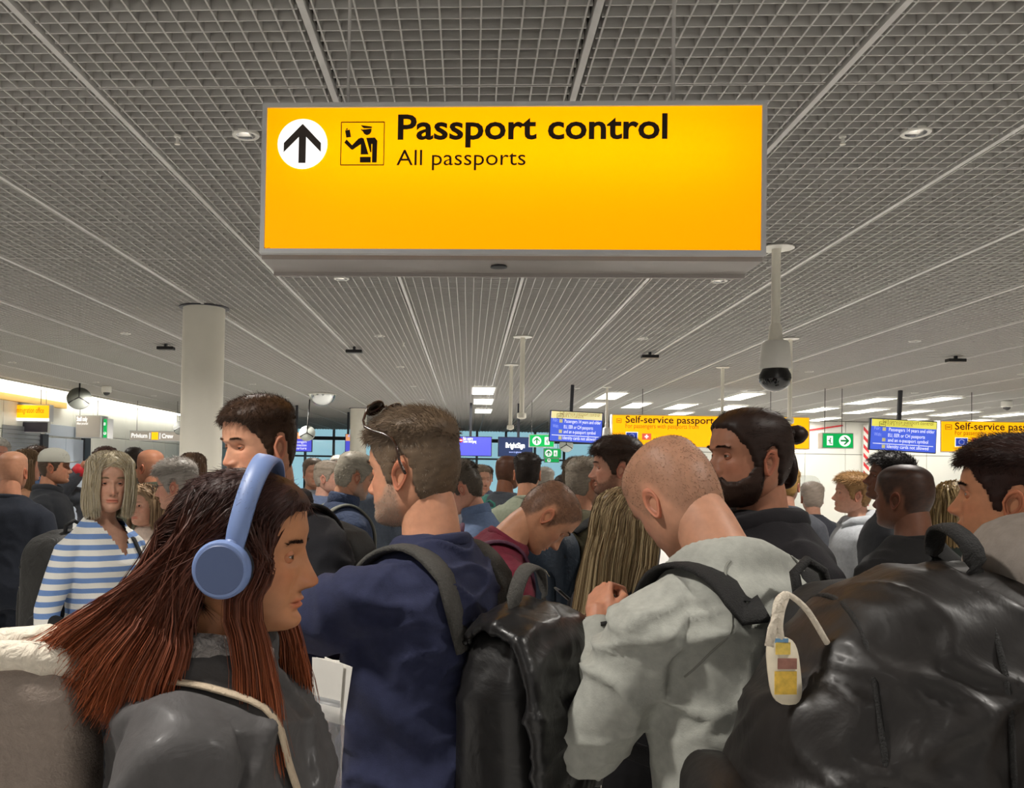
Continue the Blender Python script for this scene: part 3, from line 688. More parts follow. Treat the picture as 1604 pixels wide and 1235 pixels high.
HT_Z = np.array([-.122, -.118, -.110, -.100, -.090, -.080, -.065, -.050, -.035, -.020, 0, .02, .04, .06])
HT_W = np.array([.012, .026, .040, .049, .056, .061, .0660, .0695, .072, .074, .0755, .0762, .0762, .0755])
HT_F = np.array([.055, .076, .091, .0945, .0935, .0905, .0935, .0925, .0905, .0895, .0905, .0955, .0945, .089])
HT_B = np.array([.005, -.01, -.028, -.042, -.054, -.064, -.076, -.086, -.094, -.100, -.105, -.106, -.105, -.1])
def head_geo(nt=80, nlow=62, ntop=16, jaw=1., nose=1., wide=1., female=False, chin=0., brow=1., fat=0., closed=False):
    zl = np.linspace(-.122, .06, nlow); th = np.linspace(0, PI/2, ntop + 1)[1:]
    zt = .06 + .058 * np.sin(th)
    W = np.interp(zl, HT_Z, HT_W); F = np.interp(zl, HT_Z, HT_F); B = np.interp(zl, HT_Z, HT_B)
    for A in (W, F, B):
        for _ in range(2): A[1:-1] = (A[:-2] + 2*A[1:-1] + A[2:]) / 4
    lowk = sstep((-.02 - zl) / .06)
    W *= 1 + lowk * ((jaw - 1) + fat * .6 + (-.07 if female else 0))
    F += chin * np.exp(-((zl + .10) / .016) ** 2)
    if female: F -= .004 * np.exp(-((zl - .022) / .012) ** 2); F -= .003 * lowk
    s = np.cos(th); s[-1] = .02
    W = np.concatenate([W, .0755 * s ** .92]); F = np.concatenate([F, -.006 + .095 * s ** .95]); B = np.concatenate([B, -.006 - .094 * s ** .92])
    W = W * wide; z = np.concatenate([zl, zt]); nz = len(z)
    u = np.linspace(-1, 1, nt, endpoint=False); a = PI * np.sign(u) * (.55 * np.abs(u) + .45 * u * u)
    A, Zg = np.meshgrid(a, z); n = 2.2
    cy = -.008
    sa, ca = np.sin(A), np.cos(A)
    X = W[:, None] * np.sign(sa) * np.abs(sa) ** (2 / n)
    cc = np.abs(ca) ** (2 / n)
    Y = cy + np.where(ca > 0, cc * (F - cy)[:, None], -cc * (cy - B)[:, None])
    fr = sstep((ca - .1) / .4)                       # front weight
    ax = np.abs(X)
    def g(x0, z0, sx, sz): return np.exp(-((ax - x0) / sx) ** 2 - ((Zg - z0) / sz) ** 2)
    # nose
    nzp = np.interp(Zg, [-.056, -.052, -.047, -.041, -.035, -.028, -.018, -.006, .004, .014], [0, .006, .019, .0265, .0275, .0235, .017, .010, .005, 0]) * nose
    sgx = np.interp(Zg, [-.05, -.038, -.02, .0], [.0115, .011, .0085, .008]) * (.5 + .5 * nose)
    D = nzp * np.exp(-(ax / sgx) ** 2)
    D += .010 * nose * g(.0145, -.0425, .006, .0065)
    D -= .005 * g(.022, -.046, .006, .008)
    # sockets, brow, cheeks
    D -= .0115 * g(.030, -.001, .017, .0115)
    D += (.0035 * brow if not female else .001) * np.exp(-((Zg - .0205 - .08 * (ax - .03)) / .006) ** 2) * sstep((.052 - ax) / .01)
    D += .004 * g(.044, -.026, .018, .014) + .006 * fat * g(.045, -.055, .025, .03)
    D -= .0025 * g(.012, .002, .006, .010)
    D += .0015 * g(.031, -.016, .014, .004)
    # mouth
    lw = sstep((.026 - ax) / .007); lip = 1.35 if female else 1.0
    D += lip * .0042 * np.exp(-((Zg + .0665 + .03 * ax) / .0042) ** 2) * lw
    D -= .0048 * np.exp(-((Zg + .0715) / .0018) ** 2) * sstep((.027 - ax) / .006)
    D += lip * .0046 * np.exp(-((Zg + .0772 - .05 * ax) / .0042) ** 2) * lw
    D -= .003 * np.exp(-((Zg + .0865) / .005) ** 2) * sstep((.024 - ax) / .01)
    D += .0025 * g(.0, -.100, .014, .012)
    D -= .0018 * g(.028, -.06, .005, .02)
    Y = Y + D * fr
    V = np.stack([X, Y, Zg], -1).reshape(-1, 3); F4 = grid_faces(nz, nt)[:, ::-1].copy()
    # bottom stays open inside the neck; top closed by tiny ring
    return dict(V=V, F=F4, A=A.ravel(), Z=Zg.ravel(), AX=ax.ravel(), fr=fr.ravel(), nz=nz, nt=nt)

HL_A = np.array([0, 25, 40, 52, 60, 67, 74, 82, 87, 92, 101, 106, 112, 125, 150, 180.]) / 180 * PI
HL_Z = np.array([.074, .072, .062, .040, .030, .005, -.028, -.030, .012, .030, .030, .005, -.045, -.066, -.076, -.078])
def hair_mask(H, hl=0., soft=.010, recede=0.):
    aa = np.abs(H['A'])
    zl = np.interp(aa, HL_A, HL_Z) + hl * (aa < 1.1)
    zl = zl + recede * np.exp(-((aa - .62) / .25) ** 2)
    zl = zl + .004 * wav(H['V'], 300, 77, 5)
    return sstep((H['Z'] - zl) / soft + .5)
def beard_mask(H, low=-.13):
    aa = np.abs(H['A']); z = H['Z']; ax = H['AX']
    top = np.interp(aa, [0, .3, .55, .8, 1.1, 1.3, 1.5], [-.054, -.056, -.064, -.068, -.056, -.022, -.01])
    m = sstep((top + .004*wav(H['V'], 260, 5, 5) - z) / .016 + .5) * sstep((1.56 - aa) / .12)
    lips = np.exp(-((z + .0715) / .009) ** 4) * sstep((.027 - ax) / .005) * (aa < .9)
    return m * (1 - lips)
def ear_geo(side, sc=1.0):
    """ear as a shell: rim, bowl and lobe"""
    nr, nc = 7, 22
    t = np.linspace(0, 2*PI, nc, endpoint=False)
    oy = -.0165 * np.cos(t); oz = .032 * np.sin(t)
    oy = np.where(oz < 0, oy * (1 + oz / .032 * .38), oy * 1.05); oz = np.where(oz < 0, oz * 1.0, oz)
    rr = np.array([1.0, 1.05, .95, .84, .68, .45, .05]); hh = np.array([-.012, .003, .0085, .001, .0055, -.006, -.008])
    V = np.zeros((nr, nc, 3))
    for k in range(nr):
        V[k, :, 1] = oy * rr[k]; V[k, :, 2] = oz * rr[k]; V[k, :, 0] = hh[k]
    V[3:, :, 2] -= .002
    front = (V[..., 1] > .004)          # the front edge sinks into the cheek
    V[..., 0] -= np.clip(V[..., 1] - .002, 0, 1) * .55
    P_ = V.reshape(-1, 3) * sc
    P_ = P_ @ rotm('Z', rad(-20)).T
    P_ = P_ @ rotm('X', rad(12)).T
    P_[:, 0] += .0775 * 1.0; P_[:, 1] -= .012; P_[:, 2] -= .016
    F = grid_faces(nr, nc)
    if side < 0: P_[:, 0] *= -1; F = F[:, ::-1]
    return P_, F
def tube(pts, rads, n=12, cap=True, flat=None):
    pts = np.asarray(pts, float); m = len(pts)
    T = np.gradient(pts, axis=0); T /= np.linalg.norm(T, axis=1, keepdims=True) + 1e-9
    ref = np.array([0., 0, 1]) if abs(T[0][2]) < .9 else np.array([0., 1, 0])
    V = []
    b = np.cross(T[0], ref); b /= np.linalg.norm(b)
    t = np.linspace(0, 2*PI, n, endpoint=False)
    for i in range(m):
        b = b - T[i] * (b @ T[i]); b /= np.linalg.norm(b) + 1e-9; c = np.cross(T[i], b)
        V.append(pts[i] + rads[i] * (np.cos(t)[:, None] * b + np.sin(t)[:, None] * c))
    V = np.concatenate(V); F = grid_faces(m, n)
    if cap:
        a = pts[0] - T[0] * rads[0] * .6; e = pts[-1] + T[-1] * rads[-1] * .6
        k = len(V); V = np.vstack([V, a, e]); j = np.arange(n)
        F = np.vstack([F, np.stack([(j+1) % n, j, np.full(n, k), np.full(n, k)], -1), np.stack([(m-1)*n + j, (m-1)*n + (j+1) % n, np.full(n, k+1), np.full(n, k+1)], -1)])
    return V, F
def loft(rings):
    R = np.asarray(rings); m, n, _ = R.shape
    V = R.reshape(-1, 3); F = grid_faces(m, n); k = len(V); j = np.arange(n)
    V = np.vstack([V, R[0].mean(0), R[-1].mean(0)])
    F = np.vstack([F, np.stack([(j+1) % n, j, np.full(n, k), np.full(n, k)], -1), np.stack([(m-1)*n + j, (m-1)*n + (j+1) % n, np.full(n, k+1), np.full(n, k+1)], -1)])
    return V, F
def ellipsoid(c, r, n=14, R=None):
    th = np.linspace(-PI/2 + .05, PI/2 - .05, n // 2 + 2); t = np.linspace(0, 2*PI, n, endpoint=False)
    rings = []
    for a in th:
        q = np.stack([r[0]*np.cos(a)*np.cos(t), r[1]*np.cos(a)*np.sin(t), np.full(n, r[2]*np.sin(a))], -1)
        if R is not None: q = q @ R.T
        rings.append(q + np.asarray(c))
    return loft(rings)
def fix_tris(F):
    """split quads that carry a doubled last index"""
    t = F[:, 2] == F[:, 3]
    return [F[~t], F[t][:, :3]]
TMPI = [0]
def remesh(parts, voxel, smooth=6):
    V = []; Q = []; T = []; o = 0
    for v, f in parts:
        q, t = fix_tris(f); V.append(v); Q.append(q + o); T.append(t + o); o += len(v)
    me = npmesh('tmp', np.vstack(V), [np.vstack(Q)] + ([np.vstack(T)] if sum(len(t) for t in T) else []), [])
    bm = bmesh.new(); bm.from_mesh(me); bmesh.ops.recalc_face_normals(bm, faces=bm.faces); bm.to_mesh(me); bm.free()
    ob = bpy.data.objects.new('tmp', me); COL.objects.link(ob)
    r = ob.modifiers.new('r', 'REMESH'); r.mode = 'VOXEL'; r.voxel_size = voxel; r.adaptivity = 0
    if smooth:
        s = ob.modifiers.new('s', 'SMOOTH'); s.factor = .5; s.iterations = smooth
    dg = bpy.context.evaluated_depsgraph_get(); ev = ob.evaluated_get(dg); m2 = ev.to_mesh()
    v = np.zeros(len(m2.vertices) * 3, np.float32); m2.vertices.foreach_get('co', v); v = v.reshape(-1, 3).astype(float)
    lp = np.zeros(len(m2.loops), np.int32); m2.loops.foreach_get('vertex_index', lp); f = lp.reshape(-1, 4)
    ev.to_mesh_clear(); bpy.data.objects.remove(ob); bpy.data.meshes.remove(me)
    return v, f
def folds(V, F, amp, seed, k=34, axis=(.75, .75, 1.15)):
    N = vnormals(V, F); Pq = V * np.asarray(axis)
    w = wav(Pq, k * .62, seed, 3); w2 = wav(Pq, k * 1.25, seed + 9, 3)
    m1 = np.clip(.35 + .9 * wav(V, 6, seed + 3, 3), 0, 1); m2 = np.clip(.3 + 1.1 * wav(V, 9, seed + 5, 3), 0, 1)
    rid = lambda x, q: np.clip(1 - np.abs(x) * q, 0, 1) ** 1.3
    d = rid(w, 2.2) * m1 * 1.7 + rid(w2, 2.4) * m2 * .9 + .25 * w
    return V + N * (d * amp)[:, None]
def strand_mesh(C, w0, w1=.15, sides=3):
    """C (n, m, 3) centre lines -> thin tapering tubes"""
    n, m, _ = C.shape
    T = np.gradient(C, axis=1); T /= np.linalg.norm(T, axis=2, keepdims=True) + 1e-9
    ref = RNG.normal(size=(n, 1, 3)); b = np.cross(T, ref); b /= np.linalg.norm(b, axis=2, keepdims=True) + 1e-9
    c = np.cross(T, b)
    taper = np.interp(np.linspace(0, 1, m), [0, .35, 1], [1, .9, w1])[None, :, None] * np.asarray(w0).reshape(-1, 1, 1)
    V = np.stack([C + taper * (math.cos(2*PI*k/sides) * b + math.sin(2*PI*k/sides) * c) for k in range(sides)], 2)   # n,m,s,3
    base = (np.arange(n) * m * sides)[:, None, None]
    i = np.arange(m - 1)[None, :, None]; k = np.arange(sides)[None, None, :]; k2 = (k + 1) % sides
    F = np.stack([base + i*sides + k, base + i*sides + k2, base + (i+1)*sides + k2, base + (i+1)*sides + k], -1).reshape(-1, 4)
    return V.reshape(-1, 3), F
def ribbon_strands(C, w, tip=.3):
    n, m, _ = C.shape
    T = np.gradient(C, axis=1); T /= np.linalg.norm(T, axis=2, keepdims=True) + 1e-9
    b = np.cross(T, RNG.normal(size=(n, 1, 3))); b /= np.linalg.norm(b, axis=2, keepdims=True) + 1e-9
    tp = np.interp(np.linspace(0, 1, m), [0, .5, 1], [1, .9, tip])[None, :, None] * np.asarray(w).reshape(-1, 1, 1)
    V = np.stack([C - b * tp, C + b * tp], 2); base = (np.arange(n) * m * 2)[:, None]; i = np.arange(m - 1)[None]
    F = np.stack([base + i*2, base + i*2 + 1, base + i*2 + 3, base + i*2 + 2], -1).reshape(-1, 4)
    return V.reshape(-1, 3), F
def catmull(Pk, m):
    """Pk (n,k,3) -> (n,m,3)"""
    n, k, _ = Pk.shape
    Q = np.concatenate([2*Pk[:, :1] - Pk[:, 1:2], Pk, 2*Pk[:, -1:] - Pk[:, -2:-1]], 1)
    t = np.linspace(0, k - 1 - 1e-6, m); i = t.astype(int); f = (t - i)[None, :, None]
    p0, p1, p2, p3 = Q[:, i], Q[:, i+1], Q[:, i+2], Q[:, i+3]
    return .5 * ((2*p1) + (-p0 + p2)*f + (2*p0 - 5*p1 + 4*p2 - p3)*f**2 + (-p0 + 3*p1 - 3*p2 + p3)*f**3)
def sample_faces(H, w, n):
    F = H['F']; V = H['V']; fw = w[F].min(1)
    ar = np.linalg.norm(np.cross(V[F[:, 1]] - V[F[:, 0]], V[F[:, 3]] - V[F[:, 0]]), axis=1) * fw
    if ar.sum() <= 0: return np.zeros((0, 3)), np.zeros((0, 3)), np.zeros(0, int)
    idx = RNG.choice(len(F), n, p=ar / ar.sum()); u, v = RNG.random((2, n, 1))
    q = F[idx]
    p = V[q[:, 0]]*(1-u)*(1-v) + V[q[:, 1]]*u*(1-v) + V[q[:, 2]]*u*v + V[q[:, 3]]*(1-u)*v
    N = H['N']; return p, N[q[:, 0]], q[:, 0]

M_skin = mat('skin', 'c89078', .48, attr=True, noise=(55, .10), sss=.12, spec=.35, bump=(900, .05))
M_hair = mat('hair', '403020', .5, attr=True, spec=.3)
M_eye = mat('eyeball', 'e8e2da', .15, attr=True, spec=.5)

# relaxed hand, built once: right hand, fingers along +y, palm facing -z, thumb on -x side
def hand_geo(curl, voxel=.0035):
    pr = []
    pr.append(ellipsoid((0, .045, 0), (.040, .05, .0135)))
    pr.append(tube([(0, -.03, 0), (0, .0, 0), (0, .03, 0)], [.026, .025, .028], 12))
    fl = [(-.028, .082, [.042, .026, .021], .0088), (-.009, .088, [.046, .029, .022], .0090), (.010, .085, [.042, .027, .021], .0086), (.028, .075, [.033, .021, .019], .0076)]
    for k, (x, y, ls, r) in enumerate(fl):
        p = np.array([x, y, 0.]); pts = [np.array([x * .8, y - .035, 0.]), p.copy()]; rr = [r * 1.1, r * 1.08]
        a = rad(8); cv = curl * (1 + .08 * k)
        for i, l in enumerate(ls):
            a += cv * (.9, 1.1, .8)[i]
            p = p + l * np.array([x * .6 * (1 - curl * .6), math.cos(a), -math.sin(a)]); pts.append(p.copy()); rr.append(r * (1 - .1 * (i + 1)))
        pr.append(tube(pts, rr, 9))
    pr.append(tube([(-.018, .012, -.004), (-.036, .032, -.014), (-.046, .058, -.026), (-.040 + .012*curl, .082, -.036)], [.015, .013, .0105, .009], 10))
    return remesh(pr, voxel, 2)
HANDS = {'relax': hand_geo(.42), 'fist': hand_geo(1.25)}

def ik(S_, Wt, l1, l2, pole):
    d = Wt - S_; L = np.linalg.norm(d); mx = (l1 + l2) * .995
    if L > mx: Wt = S_ + d / L * mx; d = Wt - S_; L = mx
    a = (l1*l1 - l2*l2 + L*L) / (2*L); h = math.sqrt(max(l1*l1 - a*a, 1e-6)); dn = d / L
    p = pole - dn * (pole @ dn); p /= np.linalg.norm(p) + 1e-9
    return S_ + dn*a + p*h, Wt

ARM = {  # wrist in person space, elbow pole; for the right arm (+x), mirrored for the left
    'down': ((.27, .04, .86), (.5, -.8, -.2)),
    'phone': ((.07, .30, 1.17), (.7, -.3, -.8)),
    'high': ((.10, .27, 1.28), (.8, -.2, -.9)),
    'front': ((.05, .32, 1.06), (.8, -.3, -.7)),
    'fold': ((-.12, .22, 1.12), (.9, .1, -.7)),
    'raise': ((.10, .32, 1.62), (.8, .2, -.7)),
}
def mixc(a, b, t): return a + (b - a) * t
PEOPLE = {}; SHARED = {}
def person(key, label, px, py, Y, face, lean=0, nod=0, hyaw=0, htilt=0, female=False, build=1., skin='d09a7e', head=None,
           hair=None, brow=None, stubble=None, beard=None, top=None, legs='23262e', arms=('down', 'down'), det=1, hs=1., eyes='open', shoe='1c1b1a', legw=1., shrug=0.):
    head = head or {}; hair = hair or dict(kind='short', col='3a2a1e'); top = top or dict(col='30343f')
    lean, nod = rad(lean), rad(nod)
    # ---- skeleton at unit scale (1.75 m)
    zs = np.linspace(.95, 1.52, 30); pos = [np.array([0, 0, .95])]; ths = [0.]
    for i in range(1, 30):
        th = lean * np.clip((zs[i] - .95) / .42, 0, 1); ths.append(th)
        pos.append(pos[-1] + (zs[i] - zs[i-1]) * np.array([0, math.sin(th), math.cos(th)]))
    pos = np.array(pos); ths = np.array(ths)
    def spine(z):
        if z <= .95: return np.array([0, 0, z]), 0.
        return np.array([np.interp(z, zs, pos[:, k]) for k in range(3)]), float(np.interp(z, zs, ths))
    def body(x, y, z):             # rest-space point carried by the bent spine
        p, th = spine(min(z, 1.52)); R = rotm('X', -th); e = z - min(z, 1.52)
        return p + R @ np.array([x, y, e])
    thn = lean + nod * .55
    nb = body(0, 0, 1.47)
    hc = nb + rotm('X', -thn) @ np.array([0, .030, .170])
    RH = rotm('X', -(lean * .35 + 0)) if 0 else np.eye(3)
    RH = rotm('Z', -rad(hyaw)) @ rotm('X', -(lean + nod)) @ rotm('Y', rad(htilt))
    tgt = at(px, py, Y); S = tgt.z / hc[2]
    psi = rad(face); RW = rotm('Z', -psi)
    off = RW @ hc * S
    root = empty('person', (tgt.x - off[0], tgt.y - off[1], 0), -psi); tag(root, label, 'person', 'queueing travellers')
    hsS = hs * S ** .35       # heads vary less than heights
    # ---- head
    H = head_geo(**(dict(nt=96, nlow=84, ntop=18) if det >= 2 else dict(nt=64, nlow=50, ntop=12) if det == 1 else dict(nt=44, nlow=34, ntop=9)), female=female, **head)
    H['N'] = vnormals(H['V'], H['F'])
    sk = np.array(lin(skin)); n = len(H['V']); C = np.tile(sk, (n, 1)); A, Z, AX = H['A'], H['Z'], H['AX']; frt = H['fr']
    blush = np.exp(-((AX - .045)/.022)**2 - ((Z + .03)/.022)**2) * frt * .35 + np.exp(-(AX/.014)**2 - ((Z + .038)/.012)**2) * frt * .4
    C = mixc(C, sk * np.array([1.12, .78, .74]), blush[:, None])
    lips = (np.exp(-((Z + .0718)/.0085)**4) * sstep((.026 - AX)/.006) * frt)[:, None]
    C = mixc(C, sk * (np.array([1.0, .55, .52]) if female else np.array([.92, .62, .58])), lips * .75)
    nost = (np.exp(-((AX - .0075)/.0042)**2 - ((Z + .0505)/.003)**2) * frt)[:, None]; C = mixc(C, sk * .18, np.clip(nost * .9, 0, 1))
    hcol = np.array(lin(hair.get('col', '3a2a1e')))
    bcol = np.array(lin(brow)) if brow else hcol * .7
    bm_ = np.exp(-((Z - .0225 - .09 * (AX - .02) + 1.6 * np.clip(AX - .036, 0, 1)**1.0 * .35) / .0034)**2) * sstep((AX - .010)/.006) * sstep((.053 - AX)/.01) * frt
    C = mixc(C, bcol, (np.clip(bm_, 0, 1) * (.6 if not female else .45))[:, None])
    hm = hair_mask(H, hair.get('hl', 0), soft=.028 if hair['kind'] in ('buzz', 'bald') else .012, recede=hair.get('recede', 0))
    kd = hair['kind']
    if kd == 'bald': C = mixc(C, mixc(sk * .8, hcol, .4), (hm * sstep((.055 - Z)/.03) * hair.get('dens', .5))[:, None])
    elif kd == 'buzz':
        dn = hair.get('dens', .7) * (.85 + .15 * wav(H['V'], 600, 3)); C = mixc(C, hcol, (hm * dn)[:, None])
    else: C = mixc(C, hcol, (hm * .9)[:, None])
    bmk = beard_mask(H)
    if stubble:
        C = mixc(C, np.array(lin(stubble)), (bmk * (.5 + .15 * wav(H['V'], 500, 8)))[:, None])
    if beard: C = mixc(C, np.array(lin(beard)), (bmk * .9)[:, None])
    HV, HF, HC = [H['V']], [H['F']], [C]; o = n
    for sd in (-1, 1):
        ev, ef = ear_geo(sd, 1.0 if not female else .92); ev[:, 0] *= head.get('wide', 1)
        HV.append(ev); HF.append(ef + o); o += len(ev)
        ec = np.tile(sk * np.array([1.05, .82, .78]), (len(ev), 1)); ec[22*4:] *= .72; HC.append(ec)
    # eyes: lids on the head, eyeballs as parts
    eyep = []
    for sd in (-1, 1):
        ex = .030 * head.get('wide', 1) * sd
        k = np.argmin((H['V'][:, 0] - ex)**2 + (Z)**2 + (H['V'][:, 1] < 0) * 1.)
        c = np.array([ex, H['V'][k, 1] - .0038, 0.0]); eyep.append(c)
        if det >= 1:
            upe, loe = {'open': (21, -21), 'down': (-6, -24), 'squint': (13, -16)}[eyes]
            phi = np.linspace(-2.0, 2.0, 19); R0 = .0131; ed = np.cos(np.clip(phi / 1.02, -1, 1) * PI/2)
            for e0, e1, flip in ((upe, 78, False), (loe, -78, True)):
                el = rad(e0) * ed[None, :] + (rad(e1) - rad(e0)*ed[None, :]) * np.linspace(0, 1, 6)[:, None] ** 1.2
                ph = np.tile(phi, (6, 1)); el = el - (.06 if not flip else -.06) * (np.abs(ph) > 1.02)
                v = np.stack([R0*np.cos(el)*np.sin(ph), R0*np.cos(el)*np.cos(ph), R0*np.sin(el)], -1).reshape(-1, 3) + c
                f = grid_faces(6, 19, False); f = f if not flip else f[:, ::-1]
                HV.append(v); HF.append(f + o); o += len(v)
                cc = np.tile(sk * np.array([.95, .80, .76]), (len(v), 1)); cc[:19] = np.where((np.abs(phi) < 1.1)[:, None], sk * (.16 if not flip else .5), sk); HC.append(cc)
    HVa = np.vstack(HV); HFa = np.vstack(HF); HCa = np.vstack(HC)
    def h2p(v): return ((v * hsS / S) @ RH.T + hc) * S            # head space -> person object space
    # ---- body core
    sw = (.158 if female else .182) * build ** .5
    def ell(z, hw, hd, yo=0, grow=0):
        t = np.linspace(0, 2*PI, 22, endpoint=False); p, th = spine(min(z, 1.52)); R = rotm('X', -th)
        e = z - min(z, 1.52); e2 = .8
        q = np.stack([(hw + grow) * np.sign(np.cos(t)) * np.abs(np.cos(t))**e2, yo + (hd + grow) * np.sign(np.sin(t)) * np.abs(np.sin(t))**e2, np.full(22, e)], -1)
        return q @ R.T + p
    bb = build
    prof = [(.80, .150, .105, 0), (.88, .165, .118, -.005), (.97, .160*bb**.5, .115*bb, 0), (1.07, .148*bb, .108*bb, .008*bb), (1.18, .158*bb, .112*bb**.7, .008), (1.29, .176*bb**.6, .120, .004), (1.36, sw*1.0, .112, -.004), (1.41, sw*.93, .094, -.012), (1.445, sw*.72, .078, -.016), (1.475, sw*.52, .068, -.014), (1.495, .066, .06, -.010)]
    if female: prof = [(z, hw*(1.06 if z < 1 else .88 if 1.0 < z < 1.2 else .92), hd*(1.0 if z < 1.25 or z > 1.34 else 1.12), yo + (.012 if 1.25 < z < 1.34 else 0)) for z, hw, hd, yo in prof]
    shz = 1.385 + shrug
    sh_ = {sd: body(sd * sw, -.01, shz) for sd in (-1, 1)}
    armj = {}
    for sd, ap in zip((-1, 1), arms):
        w_, pl = ARM[ap] if isinstance(ap, str) else ap
        w_ = np.array(w_, float) * [sd, 1, 1]; pl = np.array(pl, float) * [sd, 1, 1]
        e_, w_ = ik(sh_[sd], w_, .29, .255, pl); armj[sd] = (sh_[sd], e_, w_)
    neck_r = (.050 if female else .059) * (1 + (bb - 1) * .4)
    hin = hc + RH @ np.array([0, -.022, -.035])
    core = [loft([ell(z, hw, hd, yo, -.012) for z, hw, hd, yo in prof]),
            tube([body(0, -.012, 1.42), body(0, -.012, 1.48), (body(0, -.01, 1.49) + hin)/2 + RH @ np.array([0, -.006, 0]), hin], [neck_r*1.25, neck_r*1.08, neck_r, neck_r*.98], 18)]
    am = (.85 if female else 1.) * bb ** .4
    for sd in (-1, 1):
        s_, e_, w_ = armj[sd]
        core.append(tube([s_*.8 + body(0, 0, 1.36)*.2, s_*.9 + e_*.1, s_*.5 + e_*.5, e_, e_*.6 + w_*.4, w_], [.04*am, .045*am, .042*am, .036*am, .037*am, .025*am], 12))
        core.append(tube([(sd*.085, 0, .9), (sd*.095, .01, .52), (sd*.1, -.015, .1)], [.075, .05, .036], 12))
        core.append(tube([(sd*.1, -.05, .05), (sd*.105, .06, .04), (sd*.11, .15, .03)], [.035, .034, .022], 10))
    cv, cf = remesh(core, .012 if det >= 2 else .017, 5); cv = cv * S
    BV = [cv, h2p(HVa)]; BF = [cf, HFa + len(cv)]; BC = [np.tile(sk, (len(cv), 1)), HCa]
    if stubble and det >= 1:
        pass
    o = len(cv) + len(HVa)
    for sd, hp in zip((-1, 1), arms):
        s_, e_, w_ = armj[sd]
        hv, hf = HANDS['relax' if hp == 'down' else 'fist']
        hv = hv * [1, 1, 1] * (.88 if female else .98)
        if sd < 0: hv = hv * [-1, 1, 1]; hf = hf[:, ::-1]
        y_ = (w_ - e_) / np.linalg.norm(w_ - e_)
        up = np.array([sd * 1., .2, 0]) if hp == 'down' else np.array([sd*.5, .3, .8])
        z_ = up - y_ * (up @ y_); z_ /= np.linalg.norm(z_); x_ = np.cross(y_, z_)
        hv = hv @ np.stack([x_, y_, z_], 0) + w_ + y_ * .015
        BV.append(hv * S); BF.append(hf + o); o += len(hv); BC.append(np.tile(sk * np.array([1.02, .92, .9]), (len(hv), 1)))
    npobj('body', np.vstack(BV), fix_tris(np.vstack(BF)), M_skin, root, col=np.vstack(BC))
    if det >= 1:
        for c in eyep:
            ev, ef = ellipsoid((0, 0, 0), (.0122,)*3, 36, rotm('X', -PI/2))
            d = ev[:, 1] / .0122; gz = ev[:, 2] + (.004 if eyes == 'down' else 0)
            rr = np.sqrt(ev[:, 0]**2 + gz**2); ec = np.tile(np.array([.55, .51, .48]), (len(ev), 1))
            ec[(d > 0) & (rr < .0062)] = lin('4a3322'); ec[(d > 0) & (rr < .0028)] = .005
            npobj('eyeball', h2p(ev + c), fix_tris(ef), M_eye, root, col=ec)
    # ---- clothes
    g = top.get('grow', .018); tc = top['col']; vox = .009 if det >= 2 else .014 if det == 1 else .02
    tm = top.get('mat') or mat('cloth_' + tc + top.get('kind', ''), tc, top.get('rough', .85), noise=(60, .12), bump=top.get('bump', (220, .12)), sheen=top.get('sheen', .04), spec=.22, coat=top.get('coat', 0))
    hem = top.get('hem', .82)
    rings = [ell(max(z, hem), hw + (.01 if z < 1.0 else 0), hd + (.012 if z < 1.1 else 0), yo, g if z < 1.44 else g * .5) for z, hw, hd, yo in prof if z >= hem - .02]
    tp = [loft(rings)]
    slv = top.get('sleeve', 1.0)
    for sd in (-1, 1):
        s_, e_, w_ = armj[sd]; sg = g * .9 + top.get('puff', 0)
        inn = body(sd * sw * .55, -.01, 1.385); s0 = s_ * .6 + inn * .4
        if slv >= 1: tp.append(tube([inn, s0, s_*.88 + e_*.12, s_*.5 + e_*.5, e_, e_*.5 + w_*.5, w_*.96 + e_*.04], [.05*am, .055*am + sg*.4, .056*am + sg*.8, .05*am + sg, .043*am + sg, .039*am + sg*.9, .03*am + sg*.55], 14))
        else:
            tp.append(tube([inn, s0, s_*.88 + e_*.12, s_*.6 + e_*.4, s_*(1-slv) + e_*slv], [.05*am, .055*am + sg*.4, .056*am + sg*.8, .052*am + sg, .048*am + sg*1.2], 14))
    tv, tf = remesh(tp, vox, 5 if det >= 2 else 4)
    tv = folds(tv, tf, top.get('fold', .008) * (1 if det else .6), hash(key) % 1000 if 0 else sum(map(ord, key)) % 997)
    if top.get('vneck'):
        vz, vw = top['vneck']; fc = tv[tf].mean(1)
        cut = (fc[:, 1] > -.02) & (fc[:, 2] > vz) & (np.abs(fc[:, 0]) < (fc[:, 2] - vz) * vw + .004); tf = tf[~cut]
    tv = tv * S
    if 'colfn' in top: tcol = top['colfn'](tv / S)
    else: tcol = None
    garment = npobj(top.get('name', 'sweater'), tv, [tf], tm, root, col=tcol)
    bvh = bvhtree.BVHTree.FromPolygons([Vector(v) for v in tv], tf.tolist())
    ck = top.get('collar', 'crew'); cc_ = top.get('collar_mat', tm)
    def ringpath(z, rx, ry, yo, n=26, tiltf=0., drop=0.):
        t = np.linspace(0, 2*PI, n, endpoint=False)
        return np.array([body(rx*math.cos(a), yo + ry*math.sin(a), z - drop * max(0, math.sin(a))**2 + tiltf*math.sin(a)) for a in t])
